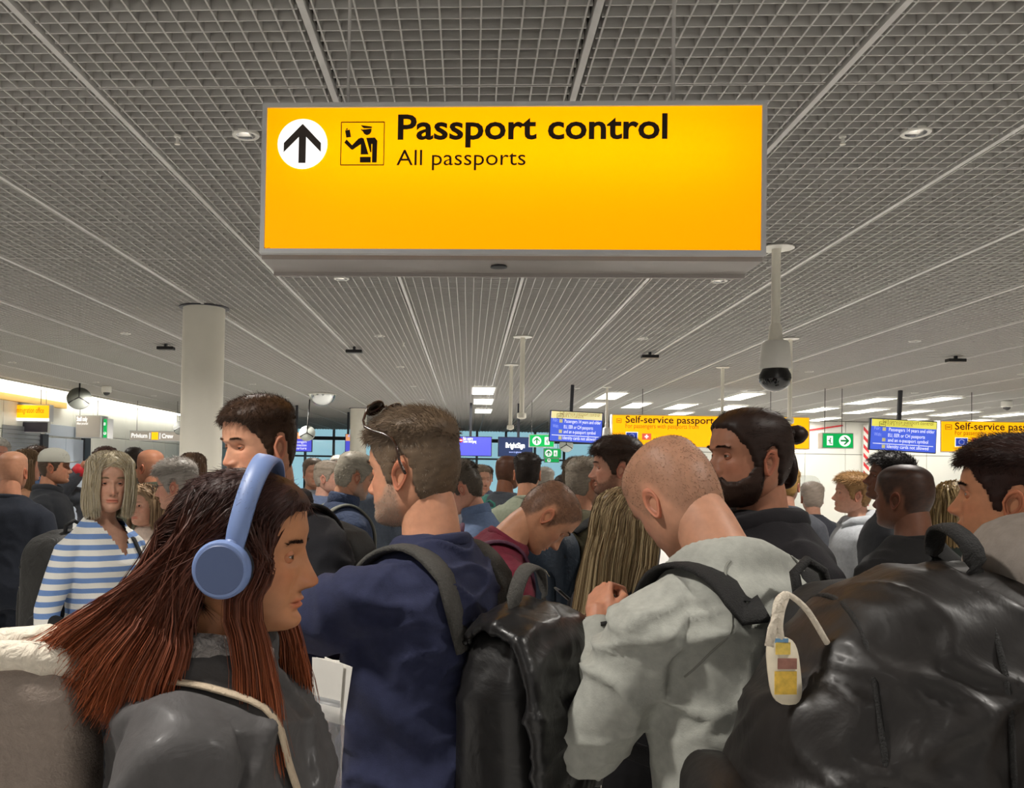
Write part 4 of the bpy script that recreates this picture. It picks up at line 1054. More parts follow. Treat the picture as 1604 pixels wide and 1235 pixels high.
    def ringtube(P_, r0, r1, nm='collar'):
        m = len(P_); T = np.roll(P_, -1, 0) - np.roll(P_, 1, 0); T /= np.linalg.norm(T, axis=1, keepdims=True)
        cen = P_.mean(0); out = P_ - cen; out -= T * (out*T).sum(1, keepdims=True); out /= np.linalg.norm(out, axis=1, keepdims=True); upv = np.cross(T, out)
        t = np.linspace(0, 2*PI, 8, endpoint=False)
        R_ = np.stack([P_ + r0*math.cos(a)*out + r1*math.sin(a)*upv for a in t], 1)
        V = R_.reshape(-1, 3); i = np.arange(m)[:, None]; j = np.arange(8)[None]
        F = np.stack([i*8 + j, i*8 + (j+1) % 8, ((i+1) % m)*8 + (j+1) % 8, ((i+1) % m)*8 + j], -1).reshape(-1, 4)
        return npobj(nm, V * S, [F], cc_, root)
    if ck == 'crew': ringtube(ringpath(1.478, neck_r + .022, neck_r + .018, -.008, tiltf=-.012), .007, .014)
    elif ck == 'stand': ringtube(ringpath(1.495, neck_r + .022, neck_r + .020, -.004, tiltf=-.012), .008, .038)
    elif ck == 'wide': ringtube(ringpath(1.46, neck_r + .045, neck_r + .03, -.002, tiltf=-.02, drop=.05), .006, .010)
    elif ck == 'hood':
        ringtube(ringpath(1.485, neck_r + .030, neck_r + .028, -.014, tiltf=.004, drop=.03), .020, .034, 'hood')
    elif ck == 'bighood':
        hv = [ellipsoid(body(0, -.09, 1.47), (.12, .07, .075), 16)] + [tube([body(-.11, -.05, 1.47), body(-.10, .04, 1.46), body(-.05, .085, 1.43)], [.045, .035, .025]), tube([body(.11, -.05, 1.47), body(.10, .04, 1.46), body(.05, .085, 1.43)], [.045, .035, .025])]
        v_, f_ = remesh(hv, .012, 4); v_ = folds(v_, f_, .01, 5); npobj('hood', v_ * S, [f_], cc_, root)
    # trousers and shoes share their shapes, scaled to the wearer
    def shared(nm, key, make, m):
        if key not in SHARED: SHARED[key] = make()
        v_, f_ = SHARED[key]; kk = (key, m.name)
        if kk not in SHARED: SHARED[kk] = npmesh(nm, v_, [f_], m)
        o_ = bpy.data.objects.new(nm, SHARED[kk]); link(o_, root); o_.scale = (S, S, S); return o_
    def mk_tr():
        t_ = [loft([ell(z, hw, hd, yo, .006) for z, hw, hd, yo in prof if z < .96])]
        for sd in (-1, 1):
            t_.append(tube([(sd*.085, 0, .88), (sd*.09, .006, .7), (sd*.097, .012, .5), (sd*.1, -.01, .12)], [.092*legw, .082*legw, .066*legw, .056*legw], 14))
        v_, f_ = remesh(t_, .02, 4); return folds(v_, f_, .006, 11), f_
    shared('trousers', 'tr%d' % female, mk_tr, mat('trouser_' + legs, legs, .9, noise=(50, .15), bump=(60, .3), spec=.2))
    for sd in (-1, 1):
        def mk_sh():
            v_, f_ = remesh([tube([(sd*.1, -.055, .055), (sd*.103, .0, .058), (sd*.108, .09, .045), (sd*.11, .165, .035)], [.046, .047, .043, .030], 12), tube([(sd*.1, -.02, .07), (sd*.1, -.02, .125)], [.047, .047], 10)], .014, 2)
            v_[:, 2] = np.maximum(v_[:, 2], 0); return v_, f_
        shared('shoe', 'sh%d' % sd, mk_sh, mat('shoe_' + shoe, shoe, .6, noise=(40, .1)))
    # ---- hair
    Vh = []; Fh = []; Ch = []; oh = 0
    def addh(v, f, c):
        nonlocal oh
        Vh.append(v); Fh.append(f + oh); Ch.append(c); oh += len(v)
    def shell(mask, T, jit=.0, inside=-.004, cl=hcol, seed=1):
        off = np.where(mask > .02, mask * T, inside) + jit * wav(H['V'], 260, seed, 6) * (mask > .3)
        v = H['V'] + H['N'] * off[:, None]; f = H['F'][(mask[H['F']] > .02).any(1)]
        c = np.tile(cl, (n, 1)) * (1 + .3 * wav(H['V'] * [1, .35, 1], 330, seed + 5, 6))[:, None]
        addh(v, f, c)
    def bristles(mask, cnt, L, flow, lift, w, cl=hcol, var=.35, cl2=None, seg=3, jt=.22):
        p, nn, ix = sample_faces(H, mask, cnt)
        if len(p) == 0: return
        fl = flow(p, nn); fl -= nn * (fl*nn).sum(1, keepdims=True); fl /= np.linalg.norm(fl, axis=1, keepdims=True) + 1e-9
        Lk = (L(p, ix) if callable(L) else L) * RNG.uniform(.7, 1.25, len(p)); Lk = np.broadcast_to(Lk, (len(p),))[:, None]
        jit = RNG.normal(size=p.shape) * jt
        d = fl + nn * lift + jit; d /= np.linalg.norm(d, axis=1, keepdims=True)
        p0 = p - nn * .002; p1 = p + (nn * min(.75, lift + .12) + fl * .5) * Lk * .45; p2 = p + d * Lk
        Ck = catmull(np.stack([p0, p1, p2], 1), seg + 1); v, f = strand_mesh(Ck, np.full(len(p), w))
        cc = np.tile(cl, (len(p), 1)) if cl2 is None else mixc(cl, cl2, (RNG.random((len(p), 1)) < .5))
        cc = cc * RNG.uniform(1 - var, 1 + var, (len(p), 1)); addh(v, f, np.repeat(cc, (seg+1)*3, 0))
    q = {2: 1., 1: .4, 0: .12}[det]
    fwd = lambda p, nn: np.tile([0, 1., 0], (len(p), 1)) + np.stack([p[:, 0]*3, 0*p[:, 0], -.3 + 0*p[:, 0]], -1)
    dwn = lambda p, nn: np.tile([0, -.25, -1.], (len(p), 1))
    back = lambda p, nn: np.tile([0, -1., -.1], (len(p), 1))
    col2 = np.array(lin(hair['col2'])) if 'col2' in hair else None
    if kd == 'short':
        tl, sl_ = hair.get('top', .02), hair.get('side', .005)
        tk = sstep((Z - hair.get('tz', .045)) / .05 + .2); T = sl_ + (tl - sl_) * tk
        shell(hm, T * .62, hair.get('jit', .0022)); fl = {'fwd': fwd, 'back': back}[hair.get('flow', 'fwd')]
        zt = hair.get('tz', .045)
        side_c = col2 if col2 is not None else hcol
        bristles(hm * (tk > .3), int(5200*q), lambda p, ix: (T[ix] * 1.25), fl, hair.get('lift', .75), .0011 if det >= 2 else .002, hcol)
        bristles(hm * (tk <= .35), int(4200*q), lambda p, ix: np.maximum(T[ix] * 1.3, .004), dwn, .35, .0009 if det >= 2 else .0018, side_c)
    elif kd in ('buzz', 'bald'):
        m_ = hm if kd == 'buzz' else hm * (Z < .045)
        if det >= 2: bristles(m_, int(5200*hair.get('dens', .7)), .0032, dwn, .5, .00045, hcol, seg=2)
    elif kd == 'bun':
        shell(hm, .007, .0012)
        bristles(hm, int(3800*q), .03, back, .05, .0008, hcol)
        for c, r in (((0, -.136, .060), (.026, .026, .024)), ((.0, -.112, .06), (.020, .022, .016)), ((0, -.108, -.030), (.040, .020, .050))):
            v, f = ellipsoid(c, r, 18); v = v + vnormals(v, f) * (.003 * wav(v, 300, 4))[:, None]; addh(v, f, np.tile(hcol * .9, (len(v), 1)))
    elif kd == 'curly':
        shell(hm, hair.get('top', .028), .004)
        p, nn, ix = sample_faces(H, hm, int(1500*q) + 80); p = p + nn * hair.get('top', .028) * RNG.uniform(.5, 1.05, (len(p), 1))
        t = np.linspace(0, 2*PI*1.4, 9); a = np.cross(nn, RNG.normal(size=nn.shape)); a /= np.linalg.norm(a, axis=1, keepdims=True); b_ = np.cross(nn, a); r_ = RNG.uniform(.005, .009, (len(p), 1, 1))
        Ck = p[:, None] + r_ * (np.cos(t)[None, :, None] * a[:, None] + np.sin(t)[None, :, None] * b_[:, None]) + nn[:, None] * (t / 9 * .008)[None, :, None]
        v, f = strand_mesh(Ck, np.full(len(p), .0022)); cc = np.tile(hcol, (len(p), 1)) * RNG.uniform(.6, 1.5, (len(p), 1)); addh(v, f, np.repeat(cc, 27, 0))
    elif kd in ('long', 'bob', 'custom'):
        shell(hm, hair.get('vol', .014), .0015)
        cnt = int(hair.get('n', 8000) * (q if det < 2 else 1)); wS = hair.get('w', .0011 if det >= 2 else .003)
        p, nn, ix = sample_faces(H, hm, cnt)
        part = lambda p, nn: np.stack([np.sign(p[:, 0] - hair.get('part', .0)) * 1., -.55 + 0*p[:, 0], -.9 + 0*p[:, 0]], -1)
        bristles(hm, int(5000*q), .045, part, .16, .0007 if det >= 2 else .002, hcol * 1.15, .4, col2, seg=4, jt=.10)
        if kd == 'custom': Ck, cc = hair['fn'](p, nn, H, h2p)
        else:
            L = hair.get('len', .14); vol = hair.get('vol', .014); fa = hair.get('fa', 1.1); tipin = hair.get('tipin', 0)
            ang = np.arctan2(p[:, 0] + RNG.normal(size=len(p)) * .006, p[:, 1] + .008)
            top_ = p[:, 2] > .06
            ang = np.where(np.abs(ang) < fa, np.sign(ang + 1e-6) * (fa + RNG.random(len(p)) * .45), ang)
            rsc = RNG.uniform(.75, 1.12, len(p))
            def ringp(z, r0, rb): return np.stack([np.sin(ang) * (r0 + vol * rsc), -.008 + np.cos(ang) * (rb + vol * rsc), z], -1)
            zr = RNG.uniform(-.015, .015, len(p))
            k1 = p + nn * (vol * rsc)[:, None] + np.stack([np.sign(ang) * .012, 0*ang, 0*ang], -1) * (p[:, 2] > .08)[:, None]
            k2 = ringp(.035 + zr, .083, .104); k2 = np.where((p[:, 2] < .05)[:, None], k1 * .5 + ringp(np.minimum(p[:, 2] - .02, .035), .083, .104) * .5, k2)
            k3 = ringp(-.05 + zr, .086, .100)
            k4 = ringp(-(.05 + L * .55) + zr, .082 - tipin * .3, .09)
            k5 = ringp(-L - .02 + RNG.uniform(-.03, .02, len(p)) * (1 if L < .2 else 2), .082 - tipin, .085 - tipin)
            if hair.get('back'):      # long hair lies back on the shoulders
                sh = np.array([0, -hair['back'], 0]); k4 = k4 + sh * .5; k5 = k5 + sh
            Ck = catmull(np.stack([p - nn*.002, k1, k2, k3, k4, k5], 1), 13)
            Ck = Ck + (wav(Ck.reshape(-1, 3), 40, 21).reshape(Ck.shape[:2])[..., None]) * np.linspace(.002, .010, 13)[None, :, None] * np.array([1, 1, 0]) + RNG.normal(size=(len(p), 1, 3)) * np.linspace(0, .005, 13)[None, :, None]
            cc = np.tile(hcol, (len(p), 1))
            if col2 is not None: cc = mixc(cc, col2, (RNG.random((len(p), 1)) < hair.get('mix', .35)) * RNG.uniform(.4, 1, (len(p), 1)))
            cc = np.repeat((cc * RNG.uniform(.65, 1.3, (len(p), 1)))[:, None], Ck.shape[1], 1)
        v, f = ribbon_strands(Ck, np.full(len(Ck), wS) * RNG.uniform(.6, 1.4, len(Ck)), .3)
        addh(v, f, np.repeat(cc.reshape(-1, 3), 2, 0))
    if det >= 2: bristles(np.clip(bm_, 0, 1) * (bm_ > .35), 420, .008, lambda p, nn: np.stack([np.sign(p[:, 0]), 0*p[:, 0], .25 + 0*p[:, 0]], -1), .25, .00042, bcol, seg=2)
    if Vh: npobj('hair', h2p(np.vstack(Vh)), [np.vstack(Fh)], M_hair, root, col=np.clip(np.vstack(Ch), 0, 1))
    if beard or (stubble and det >= 2):
        Vh, Fh, Ch, oh = [], [], [], 0
        bc = np.array(lin(beard or stubble))
        if beard: shell(bmk ** 1.6, .006, .0012, cl=bc, seed=8); bristles(np.clip(bmk, .02, 1) * (bmk > .05), int(4500*q) + 200, .010, dwn, .6, .0006, bc)
        else: bristles(bmk, 3000, .0035, dwn, .7, .0003, bc, seg=2)
        npobj('beard', h2p(np.vstack(Vh)), [np.vstack(Fh)], M_hair, root, col=np.clip(np.vstack(Ch), 0, 1))
    Pp = dict(root=root, S=S, body=body, lean=lean, h2p=h2p, bvh=bvh, arm=armj, hc=hc, psi=psi, prof=prof, RH=RH, hs=hsS, sw=sw)
    PEOPLE[key] = Pp
    return Pp

# ---- things people wear and carry: built in the wearer's space, then set down as objects of their own
def worn(P_, name, base, label, cat, group=None, tilt=0.):
    """top-level empty at the thing's base, in the wearer's frame"""
    r = P_['root']; b = Vector(base)
    o = empty(name, r.location + Matrix.Rotation(-P_['psi'], 3, 'Z') @ b, -P_['psi']); tag(o, label, cat, group); o.rotation_euler = (-tilt, 0, -P_['psi'])
    return o, np.array(base)
def ribbon(pts, nrm, w, th):
    pts = np.asarray(pts); nrm = np.asarray(nrm); T = np.gradient(pts, axis=0); T /= np.linalg.norm(T, axis=1, keepdims=True) + 1e-9
    nrm = nrm - T * (nrm*T).sum(1, keepdims=True); nrm /= np.linalg.norm(nrm, axis=1, keepdims=True) + 1e-9
    s = np.cross(T, nrm); w = np.broadcast_to(w, (len(pts),))[:, None] / 2
    prof = [(-1, 0), (-.92, 1), (0, 1.25), (.92, 1), (1, 0), (0, -.3)]
    R_ = np.stack([pts + s*w*a + nrm*th*b for a, b in prof], 1)
    return loft(R_)
def strap_path(P_, side, x, a0=-25, a1=150, n=26, lift=.004, c=(0, 1.27), x1=None):
    """line over the shoulder found by probing the garment; angle 0 = front, 90 = up, 180 = back"""
    S = P_['S']; pts = []; nr = []
    for i, a in enumerate(np.linspace(rad(a0), rad(a1), n)):
        xx = (x + ((x1 - x) * i / (n-1) if x1 is not None else 0)) * side
        cen = Vector(P_['body'](xx, c[0], c[1]) * S)
        th = 0
        d = Vector((0, math.cos(a), math.sin(a)))
        h = P_['bvh'].ray_cast(cen + d * 1.0, -d)
        if h[0] is None: continue
        pts.append(np.array(h[0] + d * lift)); nr.append(np.array(d))
    pts = np.array(pts); nr = np.array(nr)
    for _ in range(3): pts[1:-1] = (pts[:-2] + 2*pts[1:-1] + pts[2:]) / 4
    return pts, nr
def bag_rings(w, h, d, ex=3.2, n=36, m=16, top=.85, bulge=.06, topround=.28, botround=.12):
    t = np.linspace(0, 2*PI, n, endpoint=False); R_ = []
    for v in np.linspace(0, 1, m) ** 1:
        s = 1.0
        if v < botround: s = .82 + .18 * math.sqrt(max(0, 1 - ((botround - v)/botround)**2))
        if v > 1 - topround: s = top * .35 + (1 - top*.35) * math.sqrt(max(0, 1 - ((v - 1 + topround)/topround)**2)) if v < 1 else top * .35
        b_ = 1 + bulge * math.sin(v * PI)
        c = np.sign(np.cos(t)) * np.abs(np.cos(t))**(2/ex); s_ = np.sign(np.sin(t)) * np.abs(np.sin(t))**(2/ex)
        R_.append(np.stack([w/2*s*c, d/2*s*b_*s_, np.full(n, v*h)], -1))
    return R_
def bag_body(w, h, d, vox=.009, fold=.008, seed=3, **k):
    v, f = loft(bag_rings(w, h, d, **k)); v, f = remesh([(v, f)], vox, 4)
    return folds(v, f, fold, seed, 26), f
# ================================================================== bags and straps
def leather(n, c, r=.38, **k): return mat(n, c, r, noise=(20, .2), bump=(11, .35), spec=.5, **k)
M_bkblack = leather('black_coated_fabric', '191818', .38, coat=.1)
M_bkdull = mat('black_nylon', '191817', .7, noise=(60, .2), bump=(14, .25))
M_web = mat('grey_webbing', '4a4844', .8, noise=(200, .2), bump=(300, .4))
M_webk = mat('black_webbing', '1d1c1b', .75, noise=(200, .2), bump=(300, .4))
M_zip = mat('nickel_zip', 'c9c2ae', .25, metal=1)
def put(name, v, f, m, t, base, parent=None, S=1., col=None):
    return npobj(name, v * S - base, fix_tris(f), m, parent or t, col=col)
def backsurf(P_, z):
    S = P_['S']; c = Vector(P_['body'](0, 0, z) * S); h = P_['bvh'].ray_cast(c + Vector((0, -1, 0)), Vector((0, 1, 0)))
    return (h[0].y if h[0] else -.15)
def backpack(key, label, w=.28, h=.44, d=.17, z0=.98, m=None, ms=None, sx=.10, sw_=.055, straps=True, pocket=True, vox=.014, handle=True, tilt=0, a0=-35, zips=False, side=(-1, 1), group='backpacks worn in the queue'):
    P_ = PEOPLE[key]; S = P_['S']; m = m or M_bkdull; ms = ms or M_webk
    th = P_['lean'] * .92; Rt = rotm('X', -th); gb = -(.112 + .03) * S
    zc = P_['body'](0, 0, 1.25) * S - Rt @ np.array([0, 0, (1.25 - z0) * S])          # the spine line carried down to the bag's foot
    if th < .1: base = np.array([0, backsurf(P_, 1.2) - d/2 - .004, z0 * S])
    else: base = zc + Rt @ np.array([0, gb - d/2, 0])
    t, b = worn(P_, 'backpack', base, label, 'backpack', group, th)
    v, f = bag_body(w, h, d, vox); npobj('main_compartment', v, [f], m, t)
    if pocket:
        v, f = bag_body(w*.78, h*.5, .07, vox, .004, 8); v = v + [0, -d/2 - .005, h*.08]; pk = npobj('front_pocket', v, [f], m, t)
        npobj('zip_line', *(lambda q: (q[0], fix_tris(q[1])))(tube([(-w*.34, -d/2 - .02, h*.5), (-w*.28, -d/2 - .028, h*.56), (0, -d/2 - .03, h*.58), (w*.28, -d/2 - .028, h*.56), (w*.34, -d/2 - .02, h*.5)], [.003]*5, 6)), M_zip, pk)
    zt = np.linspace(-.9, .9, 11); npobj('zip_line', *(lambda q: (q[0], fix_tris(q[1])))(tube([(w*.5*math.sin(a*1.45)*1.0, -d*.28, h*(.60 + .34*math.cos(a*1.45))) for a in zt], [.004]*11, 6)), mat('zip_black', '111111', .4), t)
    if handle:
        npobj('grab_handle', *(lambda q: (q[0], fix_tris(q[1])))(tube([(-.045, d*.2, h*.93), (-.04, d*.2, h + .02), (0, d*.2, h + .04), (.04, d*.2, h + .02), (.045, d*.2, h*.93)], [.009]*5, 8)), ms, t)
    if straps:
        for sd in side:
            pts, nr = strap_path(P_, sd, sx, a0, 128)
            if len(pts) < 6: continue
            end = base + Rt @ np.array([sd*sx*.8*S, d*.4, h*.93]); pts = np.vstack([pts, end]); nr = np.vstack([nr, [0, -.5, .8]])
            v, f = ribbon(pts, nr, sw_, .008); npobj('shoulder_strap', (v - base) @ Rt, fix_tris(f), ms, t)
    if zips:
        for x in zips: 
            z_ = MB().rbox((x, -d*.5 - .012, h*.62), (.009, .004, .035), .001, 1).build('zip_pull', M_zip, t)
    return t, base

# ================================================================== the travellers
M_stripe = mat('striped_cotton', 'dfe0dc', .85, bump=(120, .2))
def _stripe():
    nt = M_stripe.node_tree; N = nt.nodes; L = nt.links; b = N['Principled BSDF']
    tc = N.new('ShaderNodeTexCoord'); w = N.new('ShaderNodeTexWave'); w.wave_type = 'BANDS'; w.bands_direction = 'Z'
    w.inputs['Scale'].default_value = 7.2; w.inputs['Distortion'].default_value = 1.2; w.inputs['Detail'].default_value = .5; w.inputs['Detail Scale'].default_value = .8
    r = N.new('ShaderNodeValToRGB'); r.color_ramp.elements[0].position = .42; r.color_ramp.elements[1].position = .5
    r.color_ramp.elements[0].color = (*lin('6f8fc4'), 1); r.color_ramp.elements[1].color = (*lin('e8e6df'), 1)
    L.new(tc.outputs['Object'], w.inputs['Vector']); L.new(w.outputs['Fac'], r.inputs[0]); L.new(r.outputs[0], b.inputs['Base Color'])
_stripe()

# --- woman with headphones, walking past in front
def wave_hair(p, nn, H, h2p):
    k = len(p); s = np.where(p[:, 0] < 0, -1, 1)
    u, q, w_ = RNG.random((3, k)); L_ = RNG.uniform(.72, 1.06, k)
    front = ((p[:, 1] > .0) & (RNG.random(k) < .62)) | (RNG.random(k) < .05)
    k2 = np.stack([s * (.083 + .014*q), np.clip(p[:, 1]*.55 - .045, -.12, .02), np.minimum(p[:, 2]*.35 - .005, .02)], -1)
    bk = p[:, 1] < -.07
    k2[bk] = np.stack([p[bk, 0]*1.12, np.full(bk.sum(), -.122), p[bk, 2]*.4 - .01], -1)
    k1 = p + nn * (.008 + .006*w_)[:, None] + (k2 - p) * .22
    k3 = np.stack([s * (.070 + .045*q), -.050 - .12*u, -.075 - .045*(1 - u)], -1)
    k4 = np.stack([s * (.055 + .085*q), -.055 - .175*u, -.125 - .075*(1 - u)], -1)
    k5 = np.stack([s * (.04 + .11*q), -.05 - .27*u*L_, -.175 - .10*(1 - u)*L_ - .012*L_], -1)
    f2 = np.stack([s * (.081 + .006*q), .020 + .040*u, .012 - .03*q], -1); f3 = np.stack([s * (.082 + .010*q), .002 + .045*u, -.075 + 0*u], -1)
    f4 = np.stack([s * (.078 + .03*q), .03 + .05*u, -.17 + 0*u], -1); f5 = np.stack([s * (.095 + .04*q), .045 + .07*u, -.27 - .15*w_], -1)
    for kk, ff in ((k2, f2), (k3, f3), (k4, f4), (k5, f5)): kk[front] = ff[front]
    C = catmull(np.stack([p - nn*.002, k1, k2, k3, k4, k5], 1), 15)
    C = C + wav(C.reshape(-1, 3), 34, 31).reshape(C.shape[:2])[..., None] * np.linspace(0, .014, 15)[None, :, None] * np.array([1, .6, 1])
    C = C + RNG.normal(size=(k, 1, 3)) * np.linspace(0, .006, 15)[None, :, None]
    t = np.linspace(0, 1, 15)[None, :, None]
    c0 = np.array(lin('33211d')); c1 = np.array(lin('6a3c2c')); c2 = np.array(lin('9a5230'))
    cc = mixc(mixc(c0, c1, sstep(t * 1.5 - .1)), c2, sstep(t * 2 - 1)) * RNG.uniform(.6, 1.4, (k, 1, 1))
    return C, cc
W = person('headphones', 'woman with long red-brown hair and blue headphones walking past in a grey jacket', 386, 862, 1.3, 91, nod=4, female=True, eyes='squint', hs=.98,
    skin='b8805c', head=dict(nose=1.0, chin=.002), hair=dict(kind='custom', col='3a2420', fn=wave_hair, n=12500, w=.0010, vol=.009), brow='241610',
    top=dict(col='4c4a4a', kind='puffer', rough=.55, grow=.03, puff=.010, fold=.026, collar='hood', collar_mat=mat('pale_fleece', 'a09b98', .95, noise=(70, .25), bump=(90, .8)), name='jacket', bump=(14, .25), coat=.05), legs='20242c', det=2)
hS = W['hs']
t, b = worn(W, 'headphones', W['h2p'](np.array([[0, 0, -.06]]))[0], 'matt blue over-ear headphones on the head of the red-haired woman', 'headphones')
M_hp = mat('matt_blue_plastic', '7489b8', .45, noise=(8, .05)); M_hp2 = mat('slate_blue_plastic', '55658c', .5, noise=(8, .05)); M_pad = mat('dark_ear_pad', '2b2c33', .7, noise=(30, .1))
arc = []
for a in np.linspace(-100, 100, 33):
    a = rad(a); arc.append((.1055*math.sin(a), .014*math.cos(a) + .008, .0 + .144*math.cos(a)))
arc = np.array(arc); nr = arc - np.array([0, 0, .01]); v, f = ribbon(arc, nr, np.interp(np.abs(np.linspace(-1, 1, 33)), [0, .75, 1], [.036, .032, .022]), .006)
npobj('headband', W['h2p'](v) - b, fix_tris(f), M_hp, t)
for sd in (-1, 1):
    RY = Matrix.Rotation(sd * PI/2, 3, 'Y') @ Matrix.Rotation(0, 3, 'Z')
    def lz(prof, nm, m, par=t):
        mb = MB().lathe(prof, (sd*.096, -.004, -.018), 36, RY); vv = np.array(mb.v)
        o = MB(); o.v = [tuple(q) for q in (W['h2p'](vv) - b)]; o.f = mb.f; return o.build(nm, m, par, True)
    c = lz([(.030, .004), (.041, .004), (.0425, .010), (.0425, .020), (.039, .026), (.036, .027)], 'ear_cup', M_hp)
    lz([(.0355, .0268), (.034, .0285), (.002, .029)], 'cup_plate', M_hp2, c); lz([(.022, -.016), (.038, -.014), (.0425, -.004), (.041, .005), (.03, .005)], 'ear_pad', M_pad, c)
    v, f = tube([(sd*.104, .006, .022), (sd*.110, .002, .0)], [.011, .010], 10); npobj('yoke', W['h2p'](v) - b, fix_tris(f), M_hp, t)
# her tote bag
M_canvas = mat('taupe_canvas', '8d8076', .9, noise=(90, .1), bump=(200, .3)); M_rim = mat('cream_canvas', 'd9cfbe', .9, noise=(60, .15), bump=(40, .7)); M_tan = mat('cream_strap', 'b6a58e', .85, noise=(100, .1), bump=(150, .3))
S = W['S']; base = np.array([.09, -.345, .88])
t, b = worn(W, 'tote_bag', base, 'taupe canvas tote bag with cream rim behind the red-haired woman', 'tote bag')
v, f = bag_body(.13, .50, .36, .012, .010, 4, ex=5, topround=.03, top=2.4, botround=.08); npobj('bag_body', v, [f], M_canvas, t)
ra = [(.058*math.cos(a)*1.1, .172*math.sin(a)*1.04, .495 + .012*math.sin(3*a)) for a in np.linspace(0, 2*PI, 30)]
v, f = tube(ra, [.020]*30, 10); v = folds(v, f, .006, 6, 60); npobj('rolled_rim', v, fix_tris(f), M_rim, t)
pts, nr = strap_path(W, 1, .125, -62, 112, lift=.006); end = base + [0, .15, .49]
v, f = ribbon(np.vstack([pts, end]), np.vstack([nr, [1, 0, 0]]), .022, .004); npobj('strap', v - base, fix_tris(f), M_tan, t)

# --- greying man in navy sweater
N_ = person('navy', 'greying bearded man in navy sweater with sunglasses pushed up on his head', 646, 735, 1.92, -58, lean=3, nod=3, hyaw=-5, build=1.08, skin='cf9576',
    head=dict(jaw=1.06, nose=1.05, brow=1.3, chin=.003), hair=dict(kind='short', col='665544', col2='8d8072', top=.026, side=.007, lift=.65, tz=.05, hl=-.004, recede=.01), brow='5a4a3c', stubble='a89888',
    top=dict(col='2b2f49', fold=.014, grow=.018, collar='crew', bump=(300, .12)), legs='24262e', arms=(((-.02, .25, 1.16), (.45, 1., -.1)), ((-.15, .17, 1.13), (.7, .5, -.5))), det=2, hs=1.0)
t, b = worn(N_, 'sunglasses', N_['h2p'](np.array([[0, .05, .09]]))[0], 'dark tortoiseshell sunglasses resting on the greying man\'s hair', 'sunglasses')
M_tort = mat('tortoiseshell', '3a2416', .2, noise=(60, .5), coat=.5); M_lens = mat('smoked_lens', '15110e', .08, coat=.5)
RG = np.array(Matrix.Rotation(rad(55), 3, 'X'))
def gl(v): return N_['h2p'](np.asarray(v) @ RG.T + np.array([0, .064, .139])) - b
for sd in (-1, 1):
    o = np.array([(sd*.034 + .027*math.cos(a), .004*math.cos(2*a)*0, .021*math.sin(a) + .004*math.cos(a)*sd) for a in np.linspace(0, 2*PI, 26)])
    v, f = tube(o, [.0028]*26, 8); npobj('lens_rim', gl(v), fix_tris(f), M_tort, t)
    rr = [np.array([(sd*.034 + k*.026*math.cos(a), .002*q, k*.020*math.sin(a)) for a in np.linspace(0, 2*PI, 24, endpoint=False)]) for k, q in ((1, -1), (1, 1))]
    v, f = loft(rr); npobj('lens', gl(v), fix_tris(f), M_lens, t)
    tp_ = np.array([(sd*.062, .0, .006), (sd*.076, -.008, .004), (sd*.090, -.04, -.02)]); tp_ = tp_ @ RG.T + np.array([0, .064, .139])
    tp_ = np.vstack([tp_, [sd*.094, -.012, .062], [sd*.094, -.026, .012], [sd*.091, -.036, -.014]]); v, f = tube(catmull(tp_[None], 16)[0], [.003]*13 + [.0035, .0035, .003], 8)
    npobj('temple_arm', N_['h2p'](v) - b, fix_tris(f), M_tort, t)
v, f = tube([(-.009, 0, .006), (0, 0, .010), (.009, 0, .006)], [.0028]*3, 8); npobj('bridge', gl(v), fix_tris(f), M_tort, t)
# his black backpack
S = N_['S']; yb = backsurf(N_, 1.25); bw, bh, bd = .27, .58, .18
base = np.array([.0, yb - bd/2 + .01, .785]); t, b = worn(N_, 'backpack', base, 'shiny black flap backpack with buckle on the greying man in navy', 'backpack', 'backpacks worn in the queue')
v, f = bag_body(bw, bh, bd, .008, .013, 12, topround=.35); mc = npobj('main_compartment', v, [f], M_bkblack, t)
rings = []
for k, (y, z, w_) in enumerate(((bd*.5 + .005, bh*.86, .2), (bd*.3, bh*.97, .23), (0, bh*1.02, .26), (-bd*.4, bh*.98, .29), (-bd*.58, bh*.86, .31), (-bd*.66, bh*.68, .31), (-bd*.68, bh*.5, .29), (-bd*.64, bh*.42, .26))):
    x = np.linspace(-w_/2, w_/2, 9); up = np.array([0, -.3 - .7*(k/7), 1 - k/7]); up /= np.linalg.norm(up)
    o1 = np.stack([x, y + 0*x, z - .02*(np.abs(x)/w_*2)**3], -1) + up*.012; o2 = o1[::-1] - up*.022; rings.append(np.vstack([o1, o2]))
v, f = loft(rings); v, f = remesh([(v, f)], .008, 3); v = folds(v, f, .010, 15, 40); npobj('flap', v, [f], M_bkblack, t)
for (c, s_, z) in ((-.06, 0, .40), (.06, 0, .40)):
    q = MB().rbox((c, -bd*.7 - .012, bh*z), (.034, .012, .026), .003, 1).build('buckle', M_dark, t)
    v, f = ribbon([(c, -bd*.7 - .006, bh*.56), (c, -bd*.72 - .008, bh*.45), (c, -bd*.62, bh*.3), (c, -bd*.55, bh*.12)], [(0, -1, 0)]*4, .022, .003); npobj('buckle_strap', v, fix_tris(f), M_web, t)
v, f = ribbon(catmull(np.array([[(-.055, -.01, bh*.96), (-.06, -.02, bh*1.06), (-.03, -.025, bh*1.15), (.03, -.025, bh*1.15), (.06, -.02, bh*1.06), (.055, -.01, bh*.96)]]), 20)[0], np.tile([0, -.3, 1.], (20, 1)), .030, .005); npobj('grab_handle', v, fix_tris(f), M_web, t)
v, f = bag_body(bw*.85, bh*.36, .08, .009, .008, 21); npobj('front_pocket', v + [0, -bd*.52, .02], [f], M_bkblack, t)
